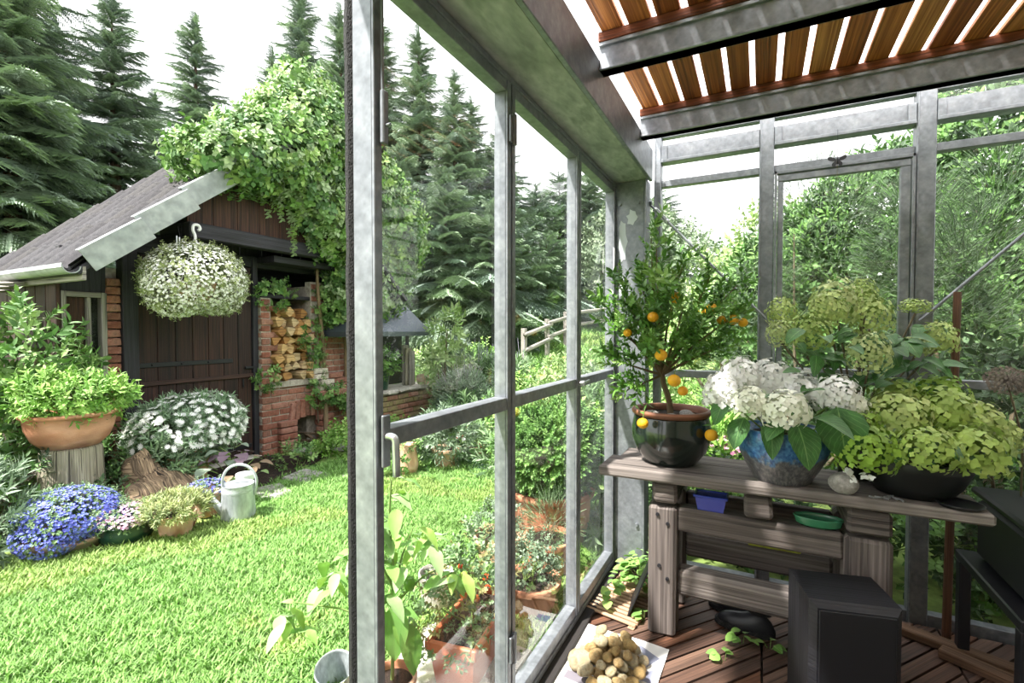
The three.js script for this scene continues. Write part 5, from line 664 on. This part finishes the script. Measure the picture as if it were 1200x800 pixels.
{ // white hydrangea in the blue pot
  const n1 = noise2(9, 5, 4, 98), n2 = noise2(20, 20, 4, 99), map = tex(512, 256, (u, v) => { const e = v - 0.48 - (n1(u, v) - 0.5) * 0.36, k = n2(u * 2, v), bl = mixc(hex(0x1f4a80), hex(0x5f93bd), clamp(k * 1.6 - 0.3)), gr = mixc(hex(0x3f3f45), hex(0x7d7b7a), clamp(k * 1.5 - 0.25)); return mixc(gr, bl, smooth(-0.05, 0.06, e)); });
  const prof = [[0.001, 0], [0.112, 0], [0.12, 0.008], [0.15, 0.06], [0.18, 0.12], [0.197, 0.17], [0.2, 0.205], [0.195, 0.235], [0.188, 0.25], [0.175, 0.25], [0.17, 0.22], [0.001, 0.2]];
  const g = thing('white_hydrangea', 'white hydrangea in a blue glazed pot on the timber bench', 'potted plant', [0.1, 0.841, -2.6]);
  const pg = lathe(prof, 56), u = pg.attributes.uv, p = pg.attributes.position; for (let i = 0; i < u.count; i++) u.setXY(i, u.getX(i) * 3, p.getY(i) / 0.25); part(g, 'pot', pg, phys({ map, roughness: 0.3, clearcoat: 0.6, clearcoatRoughness: 0.15 })); part(g, 'soil', lathe([[0.17, 0.215], [0.001, 0.225]], 24), M.soil);
  const H = [[-0.254, 0.410, 0.135, 0.092], [-0.180, 0.481, -0.007, 0.1], [-0.138, 0.377, 0.188, 0.08], [-0.043, 0.465, -0.066, 0.104], [0.063, 0.424, -0.041, 0.1], [0.002, 0.351, 0.195, 0.096], [0.151, 0.395, -0.063, 0.086], [0.211, 0.419, 0.041, 0.092], [0.272, 0.366, 0.033, 0.062], [-0.097, 0.377, -0.114, 0.09]], wm = phys({ color: 0xfdfdfa, roughness: 0.6, transmission: 0.25, thickness: 0 }), wy = phys({ color: 0xf7f9e8, roughness: 0.6, transmission: 0.25, thickness: 0 });
  wm.vertexColors = wy.vertexColors = true; H.forEach(([x, y, z, s], i) => { const h = part(g, 'flower_head', HEAD.white[i % 2], i % 3 === 2 ? wy : wm, [x, y, z], [0, i, 0]); h.scale.setScalar(s); part(g, 'stem', tube([V(x * 0.2, 0.21, z * 0.2), V(x * 0.6, y * 0.75, z * 0.6), V(x, y - s * 0.2, z)], 0.004, 6), M.stem); });
  for (const [p0, d, s, k] of [[[-0.16, 0.3, 0.12], [-0.35, -0.75, 0.55], 0.15, 0], [[-0.05, 0.3, 0.17], [0.05, -0.6, 0.6], 0.15, 1], [[0.05, 0.3, 0.18], [0.3, -0.75, 0.55], 0.19, 0], [[0.1, 0.33, 0.16], [0.6, 0.1, 0.5], 0.17, 1], [[0.0, 0.3, 0.16], [-0.4, -0.2, 0.6], 0.13, 0], [[-0.18, 0.33, 0.0], [-0.9, -0.2, 0.2], 0.15, 1], [[-0.1, 0.4, 0.1], [0.2, 0.3, 0.7], 0.12, 0], [[0.13, 0.3, 0.0], [0.9, -0.3, 0.1], 0.16, 0], [[0, 0.32, -0.14], [0.1, 0.1, -1], 0.16, 1], [[-0.14, 0.32, -0.1], [-0.7, 0.1, -0.6], 0.15, 0], [[0.14, 0.36, -0.1], [0.7, 0.3, -0.5], 0.15, 1], [[0.08, 0.42, 0.1], [0.5, 0.5, 0.5], 0.1, 0]]) putLeaf(g, p0, d, [d[0] * 0.5, 1, d[2] * 0.8], s, hyLeaf.mid, k);
  putLeaf(g, [0.2, 0.38, 0.15], [0.14, -1, 0.3], [-0.05, 0.35, 1], 0.215, hyLeaf.mid, 0).scale.multiply(V(1.25, 1, 1)); putLeaf(g, [-0.24, 0.38, 0.16], [-0.5, -0.9, 0.3], [-0.3, 0.6, 0.8], 0.12, hyLeaf.mid, 0);
}
{ // green hydrangea in the dark bowl
  const g = potted('green_hydrangea', 'lime green mophead hydrangea in a black bowl at the bench end', 'potted plant', [0.6, 0.841, -2.66], [[0.001, 0], [0.13, 0], [0.17, 0.05], [0.2, 0.12], [0.205, 0.16], [0.19, 0.165], [0.18, 0.14], [0.001, 0.12]], M.darkPot, [0.18, 0.14]);
  const mats = [leafMat(0.42, 0.58, 0.12, 0.25, 0.6), leafMat(0.55, 0.68, 0.22, 0.25, 0.6), leafMat(0.3, 0.5, 0.05, 0.25, 0.6)]; mats.forEach((m) => (m.vertexColors = true));
  [[-0.188, 0.19, 0.18, 0.12, 2], [-0.218, 0.288, 0.079, 0.1, 2], [-0.052, 0.325, 0.013, 0.12, 1], [0.128, 0.336, -0.083, 0.125, 0], [0.147, 0.387, -0.25, 0.118, 2], [0.239, 0.292, -0.1, 0.11, 1], [0.004, 0.215, 0.180, 0.11, 0], [0.171, 0.2, 0.070, 0.13, 0], [0.318, 0.25, -0.08, 0.072, 1], [-0.022, 0.373, -0.18, 0.11, 0]].forEach(([x, y, z, s, m], i) => { part(g, 'flower_head', HEAD.mop[i % 2], mats[m], [x, y, z], [0, i, 0]).scale.setScalar(s); part(g, 'stem', tube([V(x * 0.3, 0.14, z * 0.3), V(x * 0.7, y * 0.7, z * 0.7), V(x, y - s * 0.3, z)], 0.004, 6), M.stem); });
  const r = rng(81); for (let k = 0; k < 16; k++) { const a = k / 16 * 6.28; putLeaf(g, [Math.cos(a) * 0.1, 0.17 + 0.1 * r(), Math.sin(a) * 0.1], [Math.cos(a), -0.2 + 0.4 * r(), Math.sin(a)], [0, 1, 0], 0.15, hyLeaf.mid, k % 2); }
}
{ // panicle hydrangea behind
  const g = potted('panicle_hydrangea', 'panicle hydrangea with cream-green cones behind the white hydrangea', 'potted plant', [0.42, 0.841, -2.83], potProf(0.09, 0.07, 0.16), M.darkPot, [0.08, 0.13]), r = rng(83), mats = [leafMat(0.5, 0.63, 0.2, 0.25), leafMat(0.58, 0.68, 0.3, 0.25), leafMat(0.42, 0.57, 0.15, 0.25)]; mats.forEach((m) => (m.vertexColors = true));
  [[-0.321, 0.793, 0.029, 0.078], [-0.329, 0.690, 0.092, 0.068], [-0.209, 0.689, 0.143, 0.1], [-0.13, 0.8, 0.06, 0.09], [-0.080, 0.834, -0.03, 0.12], [0.036, 0.902, -0.12, 0.066], [0.057, 0.764, -0.054, 0.105], [0.026, 0.596, 0.14, 0.095], [0.268, 0.827, -0.22, 0.07], [0.354, 0.663, -0.2, 0.085], [0.27, 0.63, -0.17, 0.06], [0.041, 0.84, -0.08, 0.075]].forEach(([x, y, z, s], i) => { const h = part(g, 'flower_head', HEAD.cone[i % 2], mats[i % 3], [x, y, z], [0.2 * Math.sin(i), i, 0.25 * Math.cos(i)]); h.scale.set(s * 0.95, s * (i === 8 ? 0.6 : 1.1), s * 0.95); part(g, 'stem', tube(curve([[0, 0.13, 0], [x * 0.3, y * 0.5, z * 0.3], [x * 0.85, y * 0.85, z * 0.85], [x, y - s * 0.5, z]], 8), 0.005, 6), M.stemBrown); });
  for (let k = 0; k < 120; k++) { const x = -0.34 + r() * 0.74, y = 0.34 + r() * 0.4, z = 0.16 - x * 0.5 + (r() - 0.5) * 0.2 - 0.1, a = r() * 6.28; putLeaf(g, [x * 0.85, y, Math.max(-0.22, z)], [Math.cos(a), -0.5 + r() * 0.7, Math.sin(a) * 0.6 + 0.3], [0, 1, 0.5], 0.06 + 0.05 * r(), hyLeaf.mid, k % 2); }
}
// ---------------------------------------------------------------- small things on the bench
{ const g = new THREE.IcosahedronGeometry(0.052, 6), p = g.attributes.position; for (let i = 0; i < p.count; i++) { const x = p.getX(i), y = p.getY(i), z = p.getZ(i), k = 1 + 0.06 * Math.sin(x * 60 + 1) * Math.cos(z * 50); p.setXYZ(i, x * 1.15 * k, y * 0.9 * k, z * k); } g.computeVertexNormals(); solo('stone', uvm(g), M.stone, 'round grey stone on the bench beside the blue pot', 'stone', [0.33, 0.886, -2.5]); }
{ const c = thing('cut_blossom', 'cut white hydrangea florets lying on the grey stone', 'flower', [0.365, 0.93, -2.48]); const r = rng(91); for (let k = 0; k < 9; k++) part(c, 'floret', FL.round, petal.white).applyMatrix4(orient(V((r() - 0.3) * 0.09, (r() - 0.5) * 0.035, (r() - 0.5) * 0.05), V(r() - 0.3, r() * 0.8, r()), V(r(), r(), 0), 0.036)); }
for (let k = 0; k < 3; k++) { const c = solo('metal_clip', [tube(curve([[-0.02, 0.006, 0], [0.0, 0.006, 0.012], [0.022, 0.006, 0.004], [0.0, 0.006, -0.006]], 12), 0.004, 6), rod([0.02, 0.007, 0], [0.045, 0.007, 0.012], 0.004, 6)], M.steelBright, 'small shiny metal clip lying at the bench edge before the black bowl', 'clip', [0.44 + k * 0.04, 0.841, -2.49 - (k % 2) * 0.012], [0, k * 1.1, 0], 'metal clips on the bench'); }
solo('black_dish', lathe([[0.001, 0], [0.06, 0], [0.075, 0.014], [0.078, 0.018], [0.07, 0.018], [0.056, 0.008], [0.001, 0.007]], 36), M.blackSatin, 'flat black dish at the right end of the bench top', 'dish', [0.72, 0.841, -2.52]);
{ const q = (w, l, y) => [V(-w, y, -l), V(w, y, -l), V(w, y, l), V(-w, y, l)], t = thing('blue_planter', 'small cobalt blue rectangular bonsai pot under the bench top', 'pot', [-0.205, 0.663, -2.55]), bm = phys({ color: 0x2c3f9e, roughness: 0.3, clearcoat: 0.5 }); part(t, 'body', new ConvexGeometry([...q(0.058, 0.035, 0), ...q(0.07, 0.045, 0.068)]), bm); part(t, 'rim', [span(-0.078, 0.078, 0.066, 0.078, 0.044, 0.052, 0.002), span(-0.078, 0.078, 0.066, 0.078, -0.052, -0.044, 0.002), span(-0.078, -0.069, 0.066, 0.078, -0.044, 0.044, 0.002), span(0.069, 0.078, 0.066, 0.078, -0.044, 0.044, 0.002)], bm); }
solo('green_oval_dish', lathe([[0.001, 0], [0.075, 0], [0.09, 0.012], [0.096, 0.036], [0.1, 0.04], [0.096, 0.044], [0.088, 0.038], [0.08, 0.014], [0.001, 0.01]], 44).scale(1, 1, 0.5), phys({ color: 0x3f7f5c, roughness: 0.25, clearcoat: 0.6 }), 'shallow oval green glazed dish under the bench top', 'dish', [0.245, 0.664, -2.55]);
solo('mossy_lath', box(0.24, 0.018, 0.035, 0.005, 0.01), std({ map: spotTex([0x6d7428, 0xa3a63a, 0x8d8a3a], 101, 5, 0.2, 0.2), roughness: 0.95 }), 'short yellow-green mossy lath on the rear bench rail', 'lath', [0.08, 0.42, -2.84], [0, 0.05, 0]);
// ---------------------------------------------------------------- floor things
{
  const sh = (p, a, lab) => { const s = thing('work_shoe', lab, 'shoe', p, a, 'pair of black shoes'), shp = new THREE.Shape(); shp.moveTo(-0.13, -0.035); shp.bezierCurveTo(-0.15, 0.03, -0.1, 0.04, -0.02, 0.034); shp.bezierCurveTo(0.06, 0.05, 0.14, 0.05, 0.145, 0.0); shp.bezierCurveTo(0.14, -0.055, 0.05, -0.05, -0.02, -0.036); shp.bezierCurveTo(-0.08, -0.04, -0.12, -0.05, -0.13, -0.035);
    part(s, 'sole', new THREE.ExtrudeGeometry(shp, { depth: 0.022, bevelEnabled: true, bevelSize: 0.004, bevelThickness: 0.004, bevelSegments: 1 }).rotateX(-PI / 2), M.rubber, [0, 0.004, 0]);
    const up = new THREE.SphereGeometry(1, 26, 14, 0, 2 * PI, 0, PI / 2), q = up.attributes.position; for (let i = 0; i < q.count; i++) { const x = q.getX(i), y = q.getY(i), z = q.getZ(i); q.setXYZ(i, x * 0.137, y * (0.06 + 0.045 * smooth(0.3, -0.7, x)), z * 0.044); } up.computeVertexNormals(); part(s, 'upper', up, M.blackSatin, [0, 0.026, 0]); part(s, 'collar', new THREE.TorusGeometry(0.034, 0.008, 8, 20).rotateX(PI / 2).scale(1.4, 1, 1), M.rubber, [-0.065, 0.118, 0]); return s; };
  sh([-0.1, 0.0005, -2.86], R(160), 'black shoe under the bench, farther of the pair'); sh([-0.05, 0.0005, -2.73], R(172), 'black shoe under the bench, standing before its twin');
}
{ // loudspeaker
  const s = thing('loudspeaker', 'black wooden loudspeaker box on the deck before the bench', 'loudspeaker', [0.295, 0.001, -2.215], R(13.7)), w = 0.15, d = 0.125, h = 0.55, b = 0.022;
  part(s, 'cabinet', uvm(new ConvexGeometry([-1, 1].flatMap((x) => [V(x * w, 0, -d), V(x * w, h, -d), V(x * w, 0, d - b), V(x * w, h, d - b), V(x * (w - b), b, d), V(x * (w - b), h - b, d)])), 0), M.blackWood); part(s, 'front_cloth', box(2 * (w - b) - 0.01, h - 2 * b - 0.01, 0.008, 0.002), M.black, [0, h / 2, d + 0.002]);
}
solo('black_board', box(0.008, 0.3, 0.24, 0.002), M.black, 'thin black board leaning against the bench leg', 'board', [-0.575, 0.14, -2.66], [0, 0.1, -0.38]);
for (const [x, z, l, a, lab] of [[0.86, -2.99, 0.62, -22, 'long sawn timber offcut lying on the deck behind the loudspeaker'], [1.0, -2.82, 0.5, -30, 'shorter sawn timber offcut on the deck under the black table']]) solo('timber_offcut', box(l, 0.04, 0.07, 0.004), M.stake, lab, 'timber', [x, 0.021, z], [0, R(a), 0]);
solo('wooden_pole', tube([V(0.855, 0, -3.13), V(0.862, 0.9, -3.13), V(0.87, 1.74, -3.13)], [0.019, 0.017, 0.016], 14), M.pole, 'round brown wooden pole standing against the back wall', 'pole');
{ const t = thing('black_table', 'low black table at the right end of the bench', 'table', [0, 0, 0]); part(t, 'tabletop', span(0.85, 1.4, 0.455, 0.5, -3.02, -2.36, 0.006), M.blackSatin); for (const x of [0.875, 1.375]) for (const z of [-2.99, -2.39]) part(t, 'leg', span(x - 0.022, x + 0.022, 0, 0.455, z - 0.025, z + 0.025, 0.004), M.blackSatin); part(t, 'lower_shelf', span(1.1, 1.38, 0.1, 0.13, -2.98, -2.4, 0.004), M.blackSatin); }
{ const t = thing('black_crate', 'black box with rounded lid on the low black table', 'box', [1.13, 0.501, -2.7]); part(t, 'body', box(0.46, 0.29, 0.5, 0.03), M.black, [0, 0.145, 0]); part(t, 'lid', box(0.49, 0.035, 0.53, 0.012), M.blackSatin, [0, 0.308, 0]); }
{ const a = thing('allium_head', 'dried brown allium seed head on a thin stem before the back panes', 'dried flower', [1.02, 0.827, -2.86]), L = [], r = rng(111); part(a, 'stem', tube(curve([[0, 0, 0], [0.0, 0.25, -0.01], [-0.04, 0.48, -0.03]], 8), 0.004, 6), M.stemBrown); const sp = []; for (let k = 0; k < 220; k++) { const u = 1 - 2 * (k + 0.5) / 220, f = k * 2.4, s = Math.sqrt(1 - u * u), d = V(s * Math.cos(f), u * 0.8, s * Math.sin(f)), e = d.clone().multiplyScalar(0.06 + 0.02 * r()); sp.push(tube([V(0, 0, 0), e], 0.0008, 3, false), move(FL.five, e.x, e.y, e.z, 0, f, u, 0.016)); } part(a, 'seed_head', sp, std({ color: 0x8a7d76, roughness: 0.9 }), [-0.04, 0.5, -0.03]); }
{ const b = thing('butterfly_ornament', 'dark butterfly ornament hanging on a thread before the casement', 'ornament', [0.365, 2.47, -3.14]), w = (s) => { const h = new THREE.Shape(); h.moveTo(0, 0); h.bezierCurveTo(s * 0.02, 0.03, s * 0.045, 0.035, s * 0.045, 0.02); h.bezierCurveTo(s * 0.045, 0.005, s * 0.02, 0, s * 0.012, -0.002); h.bezierCurveTo(s * 0.03, -0.01, s * 0.028, -0.03, s * 0.016, -0.03); h.bezierCurveTo(s * 0.006, -0.03, 0, -0.01, 0, 0); return new THREE.ExtrudeGeometry(h, { depth: 0.002, bevelEnabled: false }); }; for (const s of [-1, 1]) part(b, 'wing', w(s), M.black, [0, 0, 0], [0, s * 0.3, 0]); part(b, 'body', new THREE.SphereGeometry(0.006, 10, 8).scale(1, 3.5, 1), M.black); part(b, 'thread', rod([0, 0.015, 0], [0, 0.168, 0], 0.0012, 5), M.black); part(b, 'lower_thread', rod([0, -0.02, 0], [0, -0.1, 0], 0.0012, 5), M.stemBrown); }
// ---------------------------------------------------------------- strawberry plants and seedlings on the deck
{
  const lg = leafG({ L: 0.05, W: 0.046, seg: 5, curl: 0.15, p: 0.75, q: 0.6, teeth: 0.08 }), mats = [leafMat(0.24, 0.45, 0.08, 0.3), leafMat(0.32, 0.52, 0.12, 0.3), leafMat(0.16, 0.34, 0.06, 0.3)];
  const patch = (name, lab, p, n, rx, h, rz, seed) => { const g = thing(name, lab, 'plant', p), r = rng(seed), st = []; for (let k = 0; k < n; k++) { const a = r() * 6.28, e = Math.sqrt(r()), x = Math.cos(a) * e * rx, z = Math.sin(a) * e * rz, y = h * (1 - e * e * 0.6) * (0.5 + 0.5 * r()) + 0.015; part(g, 'leaf', lg, mats[Math.floor(r() * 3)]).applyMatrix4(orient(V(x, y, z), V(Math.cos(a), -0.1, Math.sin(a)), V((r() - 0.5) * 0.8, 1, (r() - 0.5) * 0.8), 0.7 + 0.6 * r())); if (k % 2 === 0) st.push(tube([V(x * 0.4, 0, z * 0.4), V(x, y, z)], 0.0018, 4, false)); } part(g, 'stalk', st, M.stem); };
  patch('strawberry_plant', 'lush strawberry plant sprawling in the deck corner by the galvanised post', [-0.57, 0.002, -2.94], 130, 0.18, 0.2, 0.14, 121);
  patch('strawberry_runner', 'thin strawberry runner creeping along the window sill', [-0.735, 0.021, -2.78], 26, 0.02, 0.09, 0.28, 122);
  patch('seedling', 'small clover-like seedling on the deck before the shoes', [-0.06, 0.001, -2.6], 7, 0.035, 0.06, 0.03, 123); patch('seedling', 'tiny seedling between deck boards beside the loudspeaker', [0.06, 0.001, -2.62], 5, 0.025, 0.03, 0.02, 124); patch('seedling', 'wispy seedling between the deck boards before the bench', [-0.13, 0.001, -2.42], 4, 0.03, 0.04, 0.02, 125); patch('seedling', 'seedling in the shadow behind the left bench leg', [-0.53, 0.001, -2.56], 6, 0.03, 0.05, 0.03, 126);
}
// ---------------------------------------------------------------- newspaper and potatoes
{
  const cv = document.createElement('canvas'); cv.width = 512; cv.height = 1024; const c = cv.getContext('2d'), r = rng(131); c.fillStyle = '#eceae6'; c.fillRect(0, 0, 512, 1024);
  const lines = (x, y, w, n) => { for (let k = 0; k < n; k++) { c.fillStyle = 'rgba(90,90,95,' + (0.35 + 0.2 * r()) + ')'; let q = x; while (q < x + w - 8) { const l = 6 + r() * 16; c.fillRect(q, y + k * 7, Math.min(l, x + w - q), 2.4); q += l + 4; } } };
  for (let k = 0; k < 4; k++) for (const [y, n] of [[300, 22], [560, 20], [760, 26]]) lines(24 + k * 120, y, 108, n);
  c.fillStyle = '#8f93a6'; c.beginPath(); c.moveTo(310, 30); c.lineTo(480, 120); c.lineTo(430, 230); c.bezierCurveTo(400, 150, 360, 70, 310, 30); c.fill(); c.beginPath(); c.moveTo(490, 220); c.lineTo(490, 360); c.lineTo(360, 340); c.fill(); c.fillStyle = '#8e97c0'; c.fillRect(30, 40, 90, 70); c.fillStyle = '#77727a'; c.fillRect(40, 470, 180, 70); c.fillStyle = '#a08c90'; c.fillRect(60, 700, 100, 46);
  const t = new THREE.CanvasTexture(cv); t.colorSpace = THREE.SRGBColorSpace; const g = new THREE.PlaneGeometry(0.41, 0.8, 20, 40); g.rotateX(-PI / 2); const p = g.attributes.position; for (let i = 0; i < p.count; i++) p.setY(i, 0.004 + 0.0025 * Math.sin(p.getX(i) * 22) * Math.sin(p.getZ(i) * 14 + 1)); g.computeVertexNormals();
  solo('newspaper', g, std({ map: t, roughness: 0.9 }), 'open newspaper spread on the deck under the potatoes', 'newspaper', [-0.588, 0.002, -1.99], [0, R(-1.5), 0]);
  const P = [1, 2, 3, 4].map((k) => { const q = mergeVertices(new THREE.IcosahedronGeometry(1, 3).deleteAttribute('uv').deleteAttribute('normal')), a = q.attributes.position, s = rng(140 + k), f = [s() * 3 + 1.5, s() * 3 + 1.5, s() * 6]; for (let i = 0; i < a.count; i++) { const x = a.getX(i), y = a.getY(i), z = a.getZ(i), w = 1 + 0.07 * Math.sin(x * f[0] + f[2]) + 0.06 * Math.sin(z * f[1] + f[2] * 2) + 0.03 * Math.sin(y * 6 + f[2]); a.setXYZ(i, x * w * (1.25 + 0.15 * s() * 0), y * w * 0.88, z * w); } q.computeVertexNormals(); return uvm(q, 0); });
  const pm = [0xffffff, 0xf2dfc0, 0xe6cfa4].map((k) => std({ map: spotTex([0xcfb588, 0xe4d1a6, 0xeee0bc, 0xd8c096], 150, 5, 3, 3), color: k, roughness: 0.75, bumpMap: fineBump, bumpScale: 0.003 }));
  const placed = [], sz = []; for (let k = 0; k < 62; k++) { const s = k === 0 ? 0.05 : 0.019 + 0.013 * r(), base = k < 34; let best = null; for (let tr = 0; tr < 80; tr++) { const a = r() * 6.28, e = Math.sqrt(r()) * (base ? 1 : 0.62), x = k === 0 ? -0.715 : -0.585 + Math.cos(a) * e * 0.15, z = k === 0 ? -2.06 : -2.12 + Math.sin(a) * e * 0.17; let y = 0.008 + s * 0.85; for (const q of placed) { const d = Math.hypot(x - q[0], z - q[2]), m = (s + q[3]) * 0.98; if (d < m) y = Math.max(y, q[1] + Math.sqrt(m * m - d * d)); } if (!best || y < best[1]) best = [x, y, z, s]; if (k === 0) break; } if (best[1] > 0.13) continue; placed.push(best); const [x, y, z] = best; const o = solo('potato', P[k % 4], pm[k % 3], k === 0 ? 'largest earthy potato at the edge of the newspaper heap' : 'small pale new potato in the heap on the newspaper', 'potato', [x, y, z], [(r() - 0.5) * 0.7, r() * 6.28, (r() - 0.5) * 0.7], k ? 'new potatoes on the newspaper' : null); o.scale.setScalar(s * 0.92); }
}
renderer.render(scene, camera);
